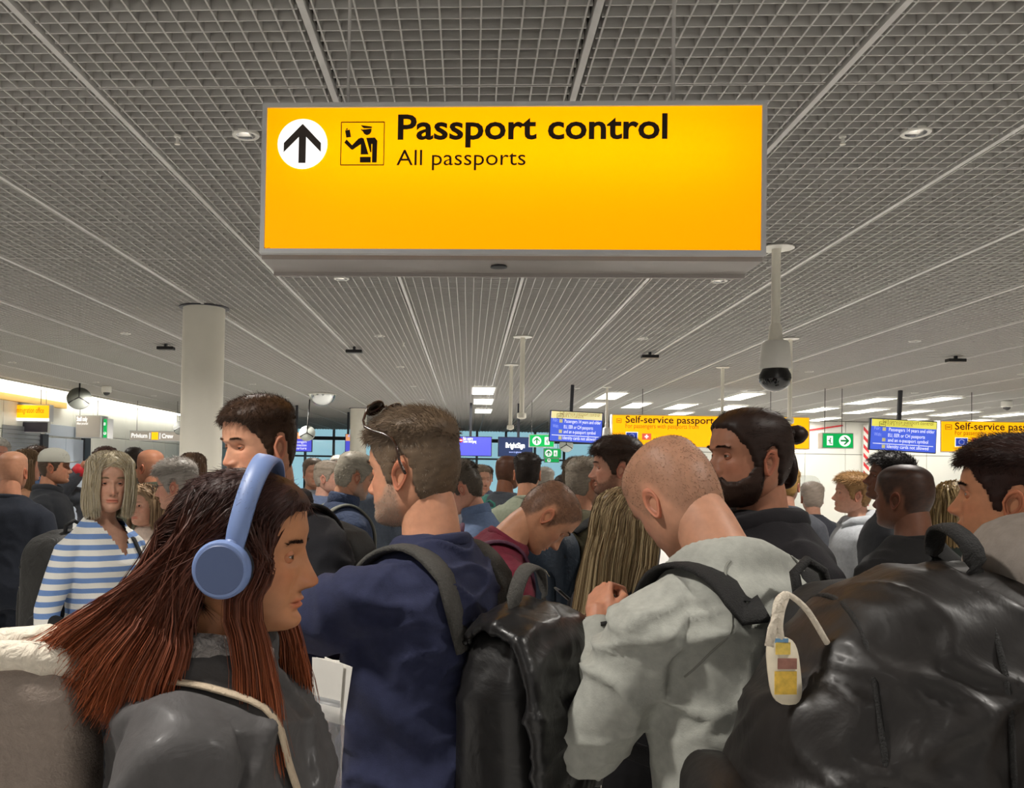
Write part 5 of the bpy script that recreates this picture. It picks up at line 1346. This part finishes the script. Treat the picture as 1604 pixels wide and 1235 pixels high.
for sd in (-1, 1):
    pts, nr = strap_path(N_, sd, .115, -40, 125, lift=.006); end = base + [sd*.09, bd*.42, bh*.88]
    v, f = ribbon(np.vstack([pts, end]), np.vstack([nr, [0, -.6, .7]]), .062, .010); npobj('shoulder_strap', v - base, fix_tris(f), M_web, t)
    lo = np.array([(sd*bw*.48, bd*.3, .10), (sd*(bw*.5 + .01), bd*.5 + .05, .13), (sd*(bw*.5 + .02), bd*.5 + .17, .2), (sd*.16, bd*.5 + .26, .32)])
    v, f = ribbon(catmull(lo[None], 12)[0], np.tile([sd*1., 0, .1], (12, 1)), .030, .004); npobj('lower_strap', v, fix_tris(f), M_web, t)
    v, f = bag_body(.05, bh*.33, bd*.8, .009, .006, 25); npobj('side_pocket', v + [sd*bw*.47, 0, .02], [f], M_bkdull, t)
# papers and clear pouch in his hands
p = at(513, 1082, 1.55); o = MB()
pr = empty('document_papers', (p.x, p.y, p.z - .06), rad(-30)); tag(pr, 'folded white travel papers held by the man in navy', 'papers')
for k, (dx_, rz_) in enumerate(((0, 4), (.012, 9), (-.01, -2))):
    Rk = Matrix.Rotation(rad(rz_), 3, 'Y'); MB().box((dx_, k*.004, .06), (.062, .0012, .105), Rk).build('sheet', mat('white_paper', 'f1eee6', .8, noise=(30, .03)), pr)
p = at(480, 1185, 1.55); pl = empty('plastic_pouch', (p.x, p.y, p.z - .1), rad(-25)); tag(pl, 'clear plastic pouch hanging below the papers of the man in navy', 'pouch')
v, f = loft([np.stack([s_*.075*np.cos(tt), d_*np.sin(tt), np.full(24, z_)], -1) for tt in [np.linspace(0, 2*PI, 24, endpoint=False)] for z_, s_, d_ in ((0, .9, .004), (.03, 1, .012), (.1, 1, .014), (.17, .95, .006), (.2, .9, .002))])
v = folds(v, f, .008, 2, 60); npobj('film', v, fix_tris(f), mat('clear_film', 'ffffff', .12, trans=.6, alpha=.3), pl)
v, f = ribbon([(-.068, 0, .2), (0, 0, .203), (.068, 0, .2)], [(0, -1, 0)]*3, .012, .002); npobj('zip_seal', v, fix_tris(f), mat('pale_seal', '9a9ea2', .3, alpha=.5), pl)
v, f = bag_body(.1, .06, .012, .005, .001); npobj('contents', v + [0, 0, .01], [f], mat('orange_contents', 'a8663c', .6, noise=(60, .4)), pl)

# --- shaven-headed man in grey sweatshirt
G_ = person('sweat', 'shaven-headed man in pale grey sweatshirt bending his head, black backpack on', 1056, 778, 1.84, -35, lean=16, nod=26, hyaw=11, htilt=-10, build=1.02, skin='c99478',
    head=dict(jaw=1.03), hair=dict(kind='buzz', col='6f5b48', dens=.42, hl=.004), brow='8a6c50', top=dict(col='a9aaa2', fold=.018, grow=.022, puff=.004, bump=(300, .12), name='sweatshirt', hem=.86), legs='2a2c33',
    arms=(((.12, .29, 1.32), (.34, .1, -.9)), 'phone'), det=2, shrug=.01, eyes='down')
t, b = backpack('sweat', 'plain black nylon backpack on the man in the pale grey sweatshirt', .31, .50, .16, .915, sx=.12, sw_=.07, vox=.009)
for sd in (-1, 1):
    ln = []
    for k_ in np.linspace(0, 1, 22):
        c_ = Vector(G_['body'](sd*(.075 + .115*k_), 0, 1.47 - .19*k_**1.3) * G_['S']); h_ = G_['bvh'].ray_cast(c_ + Vector((0, -.6, .15)), Vector((0, .97, -.24)))
        if h_[0]: ln.append(np.array(h_[0]) + [0, -.001, 0])
    if len(ln) > 5:
        ln = np.array(ln); ln[1:-1] = (ln[:-2] + 2*ln[1:-1] + ln[2:]) / 4
        v, f = tube(ln, [.0022]*len(ln), 6); npobj('raglan_seam', v, fix_tris(f), mat('seam_grey', '8c8d85', .9), G_['root'])
    s_, e_, w_ = G_['arm'][sd]; v, f = tube([w_*.90 + e_*.10, w_*.97 + e_*.03, w_*1.02 - e_*.02], [.041, .040, .037], 18); npobj('cuff', v*G_['S'], fix_tris(f), mat('rib_grey', '9c9d95', .9, bump=(300, .3)), G_['root'])
# --- man with bun
B_ = person('bun', 'tall dark-bearded man with a hair bun in a black jacket', 1172, 716, 2.3, -104, nod=0, skin='a8755c', head=dict(jaw=1.05, nose=1.1, brow=1.5),
    hair=dict(kind='bun', col='2a1c16'), beard='33221a', brow='20140f', top=dict(col='1d1b1e', name='jacket', grow=.028, collar='hood', fold=.012), legs='22242a', det=2, eyes='squint', arms=('down', 'front'))
# --- young man on the left
Y_ = person('young', 'young man with short brown hair looking down, in a black jacket by the pillar', 405, 694, 2.4, -150, nod=10, hyaw=14, build=1.05, skin='d69e80', head=dict(jaw=1.05, wide=1.06, fat=.1, nose=.95),
    hair=dict(kind='short', col='3d2a1d', top=.022, side=.006, lift=.5, hl=.0), brow='4a3424', top=dict(col='1b1b1f', name='jacket', grow=.03, collar='hood', fold=.014), legs='2a2d35', arms=('phone', 'phone'), det=2, eyes='down')
t, b = backpack('young', 'black backpack with two nickel zip pulls on the young man by the pillar', .32, .42, .2, 1.02, sx=.12, sw_=.06, vox=.01, zips=(-.09, .08))
# --- woman in striped shirt
S_ = person('stripe', 'woman with pale blonde bob in a blue and white striped shirt looking round', 172, 757, 3.6, 118, hyaw=32, nod=0, female=True, skin='c99a82', head=dict(jaw=1.0, nose=.95, fat=.1),
    hair=dict(kind='bob', col='b5a78a', col2='d8d0be', len=.098, vol=.017, fa=.55, n=9000, w=.0010, part=.02, tipin=.012), brow='9a8468', top=dict(col='dfe0dc', mat=M_stripe, name='shirt', fold=.008, collar='none', vneck=(1.33, .48), sleeve=1.0, grow=.018, hem=.8), legs='2f3238', arms=(((.29, .04, .88), (.3, -1, 0)), ((.30, .03, .87), (.25, -1, 0))), det=2, eyes='squint')
backpack('stripe', 'large slumped charcoal backpack on the woman in the striped shirt', .36, .50, .24, .90, m=mat('charcoal_nylon', '2c2b28', .7, noise=(9, .3), bump=(20, .6)), sx=.12, straps=False)
t, b = worn(S_, 'shoulder_bag', np.array([.24, -.02, .85]), 'small black shoulder bag hanging by the woman in the striped shirt', 'bag')
v, f = bag_body(.07, .2, .24, .012, .004); npobj('bag_body', v, [f], M_bkdull, t)
pts, nr = strap_path(S_, -1, .10, -50, 95, lift=.005, x1=.05); v, f = ribbon(pts, nr, .022, .003); npobj('strap', v - b, fix_tris(f), M_webk, t)
# --- burgundy man
R_ = person('burgundy', 'man in burgundy shirt bending over his phone', 858, 808, 3.05, 82, lean=26, nod=30, skin='c08a6a', head=dict(nose=1.05), hair=dict(kind='buzz', col='3a3028', dens=.8, hl=-.002, recede=.012), brow='3a2c22',
    top=dict(col='6e2434', name='shirt', sleeve=.62, fold=.010, grow=.02, bump=(40, .2)), legs='2b2f3a', arms=('phone', 'phone'), det=2, eyes='down', build=1.05)
t, b = backpack('burgundy', 'small dark plum backpack on the man in the burgundy shirt', .26, .36, .12, 1.05, m=mat('plum_nylon', '47303f', .7, bump=(50, .3)), ms=mat('plum_webbing', '5a3448', .7, bump=(200, .3)), sx=.11, sw_=.045)
p = PEOPLE['burgundy']; q = (p['arm'][-1][2] + p['arm'][1][2]) / 2 * p['S']
t, b = worn(p, 'mobile_phone', q + np.array([0, .07, .02]), 'black mobile phone in the hands of the man in burgundy', 'phone')
MB().rbox((0, 0, .05), (.072, .009, .148), .004, 2, Matrix.Rotation(rad(50), 3, 'X')).build('phone_body', M_black, t); MB().box((0, -.004, .054), (.064, .001, .138), Matrix.Rotation(rad(50), 3, 'X')).build('phone_screen', M_globe, t)
# --- blonde woman
L_ = person('blonde', 'woman with long dark-blonde hair in black, face half hidden by the grey sweatshirt', 985, 832, 2.75, 62, nod=10, female=True, skin='c4917a', hair=dict(kind='long', col='755f42', col2='cdb78e', len=.36, vol=.018, fa=1.0, n=9000, w=.0010, mix=.5, back=.03), brow='5a4630',
    top=dict(col='1e1d1f', name='jacket', grow=.024, collar='stand', fold=.01), legs='1f2024', det=2, arms=('down', 'front'))
# --- brown-haired man
person('brown', 'brown-haired man with stubble in profile, dark olive coat', 966, 732, 3.85, -84, nod=2, skin='c08c74', head=dict(nose=1.1, brow=1.4), hair=dict(kind='short', col='38271d', top=.035, side=.014, lift=.35, flow='fwd', hl=-.002), stubble='4a3326', brow='2e1f17',
    top=dict(col='34322c', name='coat', grow=.03, collar='stand', fold=.012), legs='26282c', det=2)
# --- mid-distance people
person('olive', 'grey-haired man in an olive jacket with a black strap', 918, 755, 4.5, 48, hyaw=10, skin='b98468', hair=dict(kind='short', col='8b8071', col2='9c948a', top=.018, side=.010), stubble='8f867c', top=dict(col='57523f', name='jacket', grow=.035, collar='crew', fold=.012), legs='3a3d46', det=1)
backpack('olive', 'dark blue backpack on the grey-haired man in olive', .3, .46, .18, .95, m=mat('navy_nylon', '27323f', .6, bump=(40, .3)), sx=.12)
bt = PEOPLE['olive']; t, b = worn(bt, 'water_bottle', np.array([-.17, backsurf(bt, 1.2) - .1, 1.0]), 'clear water bottle in the side of the dark blue backpack', 'bottle')
MB().lathe([(.03, 0), (.034, .01), (.034, .15), (.014, .18), (.014, .2)], n=20).build('bottle_body', mat('bottle_plastic', 'b9c6c8', .15, trans=.7), t, True); MB().lathe([(.016, .195), (.016, .215), (.01, .218)], n=16).build('cap', M_black, t, True)
person('collar', 'person with brown hair and pale fleece collar behind the grey-haired man in olive', 903, 748, 5.8, 20, skin='b98468', hair=dict(kind='short', col='4a3d2e', top=.025, side=.02), top=dict(col='a8a890', name='fleece', collar='hood', grow=.03), det=1)
person('old', 'old man with grey hair and beard in a navy quilted jacket', 556, 746, 4.7, 62, nod=12, lean=4, skin='bb8a6e', hair=dict(kind='short', col='8d8678', col2='a8a294', top=.022, side=.018, lift=.4), stubble='9a9186', brow='8a8276', top=dict(col='2f3a52', name='jacket', grow=.035, collar='stand', fold=.012, bump=(30, .6)), legs='3a3d44', det=1)
backpack('old', 'black backpack with grey straps on the old man in the quilted jacket', .3, .42, .16, 1.0, sx=.11, ms=mat('grey_strap', '6a6a60', .8))
person('specs', 'short-haired woman with glasses pushed up, head bowed, in blue denim', 722, 764, 4.4, -80, nod=22, lean=6, female=True, skin='c48f78', hair=dict(kind='short', col='4b4238', col2='6d6458', top=.03, side=.016, lift=.4, flow='back'), top=dict(col='5d6e8c', name='jacket', collar='stand', grow=.028), det=1, arms=('phone', 'phone'), eyes='down')
pq = PEOPLE['specs']; t, b = worn(pq, 'glasses', pq['h2p'](np.array([[0, .05, .09]]))[0], 'thin dark glasses pushed up on the bowed woman\'s hair', 'glasses')
for sd in (-1, 1):
    v, f = tube(np.array([(sd*.03 + .022*math.cos(a), .075 + .01*math.sin(a), .115 + .014*math.sin(a)) for a in np.linspace(0, 2*PI, 18)]), [.002]*18, 6); npobj('lens_rim', pq['h2p'](v) - b, fix_tris(f), M_black, t)
    v, f = tube([(sd*.052, .072, .112), (sd*.088, .03, .085), (sd*.09, -.02, .05)], [.002]*3, 6); npobj('temple_arm', pq['h2p'](v) - b, fix_tris(f), M_black, t)
person('green_strap', 'dark-skinned man with shaved head and a teal bag strap, seen from behind', 796, 740, 6.3, 38, skin='7a4e38', hair=dict(kind='buzz', col='1c1512', dens=.7), top=dict(col='3d4046', name='jacket', grow=.03), det=1)
backpack('green_strap', 'teal backpack on the dark-skinned man with shaved head', .28, .4, .15, 1.0, m=mat('teal_nylon', '1f5a50', .7, bump=(50, .3)), ms=mat('teal_strap', '2f6b5e', .8), sx=.12, sw_=.07)
person('sage', 'man with short dark hair in a sage green shirt, seen from behind', 826, 741, 5.5, 4, skin='b78468', hair=dict(kind='short', col='241c17', top=.016, side=.007), top=dict(col='8a8f7c', name='shirt', grow=.022), det=1)
person('blond_boy', 'blond boy in profile in a grey and white hoodie', 1335, 774, 5.5, -82, nod=-4, skin='cf9c84', hs=1.0, hair=dict(kind='short', col='96734a', top=.03, side=.016, lift=.8), top=dict(col='a9acb0', name='hoodie', collar='bighood', grow=.03), det=1)
person('dark_left', 'dark-haired man lifting his chin, in profile beside the blond boy', 1393, 750, 4.7, -80, nod=-10, skin='6b4432', hair=dict(kind='short', col='17120f', top=.035, side=.014, lift=.7), top=dict(col='35363a', name='jacket', grow=.03), det=1, head=dict(nose=1.2))
person('shaved', 'man with cropped black hair in a black top, seen from behind', 1415, 778, 3.3, -30, hyaw=-5, skin='6e4836', hair=dict(kind='buzz', col='191310', dens=.92), top=dict(col='1b1a1a', name='shirt', grow=.03, fold=.012), det=1, build=1.15)
person('curly_right', 'woman with curly brown hair and glasses on the right', 1468, 803, 5.5, 60, female=True, skin='b98a74', hair=dict(kind='curly', col='4a3526', top=.03), top=dict(col='2a2a2c', name='jacket', grow=.03), det=1)
person('long_right', 'woman with long fair hair seen from behind beside the curly-haired woman', 1502, 800, 4.05, 0, female=True, skin='c99a82', hair=dict(kind='long', col='8d7550', col2='c0a878', len=.34, n=4200, w=.004, vol=.018), top=dict(col='303733', name='coat', grow=.03), det=1)
E_ = person('edge', 'young man with short dark hair and faded sides at the right edge', 1583, 778, 1.98, -54, nod=-2, skin='c48a68', head=dict(nose=1.0), hair=dict(kind='short', col='2a1712', top=.030, side=.003, tz=.052, lift=.5, hl=-.004), top=dict(col='1f1e1e', name='jacket', grow=.028), legs='202226', det=2)
# --- left crowd
person('balding', 'balding man in a dark navy top at the left edge, seen from behind', 21, 738, 5.1, -4, skin='bb8468', hair=dict(kind='buzz', col='8a6a50', dens=.35), top=dict(col='22262f', name='jacket', grow=.03), det=1, build=1.1)
person('white_hair', 'white-haired man at the far left edge', -4, 712, 7.3, 130, skin='c48a74', hair=dict(kind='curly', col='b8b4aa', top=.02), top=dict(col='39404e', name='jacket', grow=.03), det=1)
person('fair_left', 'fair-haired woman with ponytail behind the balding man', 42, 730, 6.7, 50, female=True, skin='c08c74', hair=dict(kind='long', col='7a6248', len=.2, n=3000), top=dict(col='a5785a', name='shirt'), det=1)
person('brown_left', 'brown-haired man in blue shirt behind the man with the cap', 58, 722, 7.9, 100, skin='b98468', hair=dict(kind='short', col='5a4030', top=.03, side=.016), top=dict(col='5a6f94', name='shirt'), det=1)
C_ = person('cap', 'man wearing a pale cap and a black jacket on the left', 86, 731, 6.0, 75, skin='b98468', hair=dict(kind='short', col='4a3c30', top=.008, side=.008), top=dict(col='26282c', name='jacket', grow=.03, collar='hood'), det=1)
t, b = worn(C_, 'baseball_cap', C_['h2p'](np.array([[0, 0, .03]]))[0], 'pale grey baseball cap on the man in the black jacket', 'cap')
Mc = mat('cap_cotton', 'b3b2a6', .9, bump=(300, .12))
rg = [np.array([(.088*s_*math.cos(a), -.008 + .108*s_*math.sin(a), z_) for a in np.linspace(0, 2*PI, 28, endpoint=False)]) for z_, s_ in ((.03, .97), (.035, 1.0), (.07, .98), (.1, .84), (.12, .6), (.13, .3), (.132, .05))]
v, f = loft(rg); npobj('cap_crown', C_['h2p'](v) - b, fix_tris(f), Mc, t)
rg = [np.array([(.075*math.cos(a)*k_, .075 + (.08*k_)*math.sin(a), .037 + z_ - .2*(.075*math.cos(a)*k_)**2*8) for a in np.linspace(0, PI, 18)] + [(-.075*k_ + .15*k_*q/6, .06, .033 + z_) for q in range(1, 6)]) for z_, k_ in ((0, 1), (.004, 1))]
v, f = loft(rg); npobj('cap_peak', C_['h2p'](v) - b, fix_tris(f), Mc, t)
K_ = person('curly_left', 'curly-haired person raising an arm with a red wristband', 165, 729, 6.6, 170, skin='b98468', hair=dict(kind='curly', col='4a342a', top=.026), top=dict(col='55585f', name='jacket', grow=.03), det=1, arms=('down', 'raise'))
kw = K_['arm'][1]; t, b = worn(K_, 'wristband', kw[2]*K_['S'], 'bright red wristband on the raised arm of the curly-haired person', 'wristband')
v, f = tube([kw[2]*.99 + kw[1]*.01, kw[2]*.82 + kw[1]*.18], [.047, .05], 16); npobj('band', v*K_['S'] - b, fix_tris(f), mat('red_band', 'd8323a', .5), t)
person('bald_green', 'bald man in an olive green jacket left of the pillar', 235, 732, 5.8, -60, skin='a87358', hair=dict(kind='bald', col='4a3a30', dens=.6), top=dict(col='3d4034', name='jacket', grow=.03, collar='stand'), det=1, build=1.1)
person('grey_specs', 'woman with cropped grey hair and glasses in a cream top', 276, 760, 4.3, -86, female=True, nod=8, skin='c9947c', hair=dict(kind='short', col='8f8880', col2='a8a29a', top=.032, side=.02, lift=.6), top=dict(col='d8cfc2', name='shirt', sleeve=.7), det=1)
pq = PEOPLE['grey_specs']; t, b = worn(pq, 'glasses', pq['h2p'](np.array([[0, .09, 0]]))[0], 'thin metal glasses on the woman with cropped grey hair', 'glasses')
for sd in (-1, 1):
    v, f = tube(np.array([(sd*.031 + .022*math.cos(a), .104, -.003 + .017*math.sin(a)) for a in np.linspace(0, 2*PI, 18)]), [.0016]*18, 6); npobj('lens_rim', pq['h2p'](v) - b, fix_tris(f), M_dark, t)
    v, f = tube([(sd*.053, .104, .004), (sd*.078, .07, .004), (sd*.084, -.005, .002)], [.0016]*3, 6); npobj('temple_arm', pq['h2p'](v) - b, fix_tris(f), M_dark, t)
person('brown_pillar', 'brown-haired woman in front of the pillar base', 302, 737, 6.4, 10, female=True, skin='b98468', hair=dict(kind='bob', col='4a3626', len=.11, n=3000), top=dict(col='4b4038', name='jacket'), det=1)
person('dark_cap', 'dark-haired man behind the bald man in olive', 210, 724, 7.6, -30, skin='b98468', hair=dict(kind='short', col='2a221c', top=.02, side=.012), top=dict(col='2f3136', name='jacket'), det=0)
person('under_stripe', 'person in a pale pink top between the striped shirt and grey-haired woman', 226, 792, 5.0, 200, female=True, skin='cf9f88', hair=dict(kind='bob', col='8a7258', len=.1, n=2500), top=dict(col='e3cfc0', name='blouse', sleeve=.6), det=1)
# --- far heads seen between the nearer ones
FAR = [(490, 741, 7.5, 160, '6a5a4c', '8c8f96', 'bb8a70', 'far man with grey-brown hair behind the black jacket collar'),
       (514, 748, 6.6, 100, '9c8f80', '5f6b86', 'c99a86', 'far man with thin fair hair left of the old man'),
       (530, 733, 9.0, 180, 'cfc8bd', '7a8290', 'd4a08e', 'far white-haired man above the old man in the quilted jacket'),
       (752, 752, 7.4, 150, '7a6a58', '8d8f98', 'c09078', 'far person with sandy hair between the bowed woman and the teal strap'),
       (853, 754, 8.0, 10, 'a59c90', '707680', 'b98a74', 'far grey-haired person right of the sage green shirt'),
       (885, 770, 6.6, 190, '3a2e26', '6d6a60', 'b98a74', 'far dark-haired person above the bent man in burgundy'),
       (1272, 780, 7.0, 10, '9a8c80', '3c3e45', 'b98a74', 'far person with thin grey hair behind the bun man\'s shoulder'),
       (1232, 760, 6.0, 30, 'b08a50', '4a4c52', 'b98a74', 'far person with golden hair just right of the hair bun man'),
       (1490, 782, 8.5, 0, 'a89878', '4a4c52', 'b98a74', 'far fair-haired person behind the long-haired woman'),
       (760, 748, 9.5, 170, '3a3028', '596070', 'a87860', 'far dark-haired person near the glass doors'),
       (720, 748, 9.0, 0, '2f2822', '4e5560', 'a87860', 'farthest dark-haired person behind the woman with glasses pushed up'),
       (590, 742, 8.5, 10, '5a4a3c', '4e5560', 'a87860', 'far brown-haired person hidden behind the greying man\'s face')]
for k, (px, py, Yf, fc, hc_, tc_, sk_, lb) in enumerate(FAR):
    person('far%d' % k, lb, px, py, Yf, fc, skin=sk_, hair=dict(kind='short', col=hc_, top=.022, side=.014), top=dict(col=tc_, name='jacket', grow=.028), det=0)

# --- passer-by at the right edge with the big dark backpack
Q_ = person('passer', 'passer-by in a grey hooded top, mostly outside the right edge', 1790, 722, 1.3, 92, lean=9, skin='b98468', hair=dict(kind='short', col='3a2e26', top=.02, side=.01), top=dict(col='8d847c', name='hoodie', collar='bighood', grow=.03, fold=.012), legs='24262c', det=1)
S = Q_['S']; base = np.array([.02, -.275, .925])
t, b = worn(Q_, 'backpack', base, 'huge dark brown-black backpack of the passer-by at the lower right', 'backpack', 'backpacks worn in the queue')
M_big = mat('waxed_dark_fabric', '1d1917', .5, noise=(7, .35), bump=(8, .35), coat=.05)
v, f = loft(bag_rings(.36, .60, .38, ex=2.9, topround=.5, botround=.15, bulge=.02)); v, f = remesh([(v, f)], .009, 4)
v[:, 1] += .10 * np.clip(v[:, 2] / .6, 0, 1) ** 2.2                      # the top leans to the wearer
v = folds(v, f, .024, 33, 15); v = folds(v, f, .010, 37, 34); npobj('main_compartment', v, [f], M_big, t)
bv = bvhtree.BVHTree.FromPolygons([Vector(q) for q in v], f.tolist())
for y_ in (-.095, .055):
    ring = []
    for a_ in np.linspace(rad(-60), rad(240), 46):
        d_ = Vector((math.cos(a_), 0, math.sin(a_))); h_ = bv.ray_cast(Vector((0, y_ + .05, .3)) + d_, -d_)
        if h_[0]: ring.append(np.array(h_[0]) + np.array(d_) * .001)
    ring = np.array(ring)
    for _ in range(2): ring[1:-1] = (ring[:-2] + 2*ring[1:-1] + ring[2:]) / 4
    pv, pf = tube(ring, [.004]*len(ring), 6); npobj('seam_piping', pv, fix_tris(pf), M_webk, t)
v, f = bag_body(.30, .26, .1, .009, .014, 35); npobj('front_pocket', v + [0, -.185, .05], [f], M_big, t)
v, f = ribbon(catmull(np.array([[(-.05, .13, .57), (-.05, .12, .63), (0, .11, .655), (.05, .12, .63), (.05, .13, .57)]]), 18)[0], np.tile([0, -.2, 1.], (18, 1)), .028, .006); npobj('grab_handle', v, fix_tris(f), M_webk, t)
for sd in (-1, 1):
    pts, nr = strap_path(Q_, sd, .12, -40, 130, lift=.006); end = base + [sd*.1, .18, .52]
    v, f = ribbon(np.vstack([pts, end]), np.vstack([nr, [0, -.6, .7]]), .065, .010); npobj('shoulder_strap', v - base, fix_tris(f), M_webk, t)
bigbag = t; bigbv = bv
# its luggage tag
p = at(1228, 1045, 1.19); tg = empty('luggage_tag', (p.x, p.y, p.z - .05), rad(8)); tag(tg, 'cream fabric luggage tag with yellow print dangling from the huge backpack', 'luggage tag')
v, f = loft([np.stack([.021*np.sign(np.cos(tt))*np.abs(np.cos(tt))**.6, np.full(24, y_), .045 + .044*np.sign(np.sin(tt))*np.abs(np.sin(tt))**.6], -1) for tt in [np.linspace(0, 2*PI, 24, endpoint=False)] for y_ in (-.004, .004)])
v[:, 0] += (v[:, 2] - .045) * -.12; npobj('tag_card', v, fix_tris(f), mat('tag_fabric', 'd8cdb6', .7, noise=(40, .12)), tg)
for k, (x, z, w_, h_, c) in enumerate(((0, .03, .03, .03, 'e0b84a'), (.002, .055, .026, .014, '9a6a5c'), (-.004, .075, .02, .016, 'e8c860'), (-.006, .085, .018, .006, '6f9cc0'))):
    MB().box((x, -.0048, z), (w_, .001, h_)).build('print_patch', mat('tag_print_' + c, c, .6, noise=(90, .3)), tg)
cd = np.array([(-.006, 0, .088), (-.010, -.004, .105), (-.004, .002, .125), (.004, .006, .142), (-.008, 0, .135), (-.014, -.004, .112)])
v, f = tube(catmull(cd[None], 22)[0], [.006]*22, 8); npobj('cord', v, fix_tris(f), mat('cream_cord', 'd8cdbb', .8, bump=(120, .5)), tg)
v, f = ribbon([(-.012, -.004, .118), (-.02, -.006, .1), (-.024, -.006, .078)], [(0, -1, 0)]*3, .012, .003); npobj('cord_end', v, fix_tris(f), mat('cream_cord', 'd8cdbb', .8, bump=(120, .5)), tg)

MW = Matrix.Translation(bigbag.location) @ bigbag.rotation_euler.to_matrix().to_4x4(); TW = Matrix.Translation(tg.location) @ tg.rotation_euler.to_matrix().to_4x4()
hit = bigbv.find_nearest(MW.inverted() @ (TW @ Vector((.004, .006, .142))))[0]; q_ = np.array(TW.inverted() @ (MW @ hit))
v, f = tube(catmull(np.array([[(-.004, 0, .125), (.004, .006, .145), (np.array([.004, .006, .145]) + q_)/2 + [0, 0, .012], q_]]), 14)[0], [.004]*14, 8); npobj('hanging_loop', v, fix_tris(f), mat('cream_cord', 'd8cdbb', .8), tg)

# ================================================================== queue barriers
def stanchion(px, py, Y, label, h=None):
    p = at(px, py, Y); h = h or p.z
    t = empty('queue_barrier_post', (p.x, p.y, 0)); tag(t, label, 'barrier post', 'queue barrier posts')
    MB().lathe([(.17, 0), (.17, .012), (.06, .03), (.032, .035)], n=36).build('base', M_chrome, t, True)
    MB().cyl((0, 0, .03), (0, 0, h - .13), .027, 28).build('pole', M_chrome, t, True)
    MB().lathe([(.027, h - .135), (.0315, h - .13), (.0315, h - .012), (.028, h - .01), (.028, h - .002), (.024, h)], n=28).build('head', M_chrome, t, True)
    MB().rbox((-.033, 0, h - .065), (.012, .02, .075), .002, 1).build('belt_clip', M_black, t)
    return p.x, p.y, h
def belt(a, b_, label):
    p0 = np.array([a[0], a[1], a[2] - .065]); p1 = np.array([b_[0], b_[1], b_[2] - .065]); d = p1 - p0; L = np.linalg.norm(d); u_ = d / L
    p0 = p0 + u_ * .034; p1 = p1 - u_ * .034; m = (p0 + p1)/2 - [0, 0, .02 * L/2]
    pts = catmull(np.array([[p0, m, p1]]), 11)[0]; nr = np.tile(np.cross(u_, [0, 0, 1.]), (11, 1)); v, f = ribbon(pts, nr, .05, .0012)
    base = np.array([p0[0], p0[1], p0[2] - .025]); o = npobj('queue_belt', v - base, fix_tris(f), M_belt); o.location = base; tag(o, label, 'barrier belt', 'queue barrier belts')
s1 = stanchion(928, 1113, 2.34, 'chrome queue barrier post between the black backpack and grey sweatshirt man')
s2 = stanchion(1105, 1150, 2.06, 'chrome queue barrier post hidden behind the man in grey sweatshirt', s1[2])
belt(s1, s2, 'black queue belt running right behind the grey sweatshirt man')
s3 = stanchion(48, 893, 5.5, 'queue barrier post beside the striped shirt woman'); s4 = stanchion(-90, 893, 5.4, 'queue barrier post past the left edge', s3[2])
belt(s4, s3, 'black queue belt at the left edge below the balding man')
s5 = stanchion(872, 918, 4.9, 'queue barrier post beyond the burgundy shirt man'); s6 = stanchion(1000, 918, 5.0, 'queue barrier post behind the blonde woman', s5[2])
belt(s5, s6, 'black queue belt behind the blonde woman')

# ------------------------------------------------------------------ everything into the scene
for o in PENDING: COL.objects.link(o)
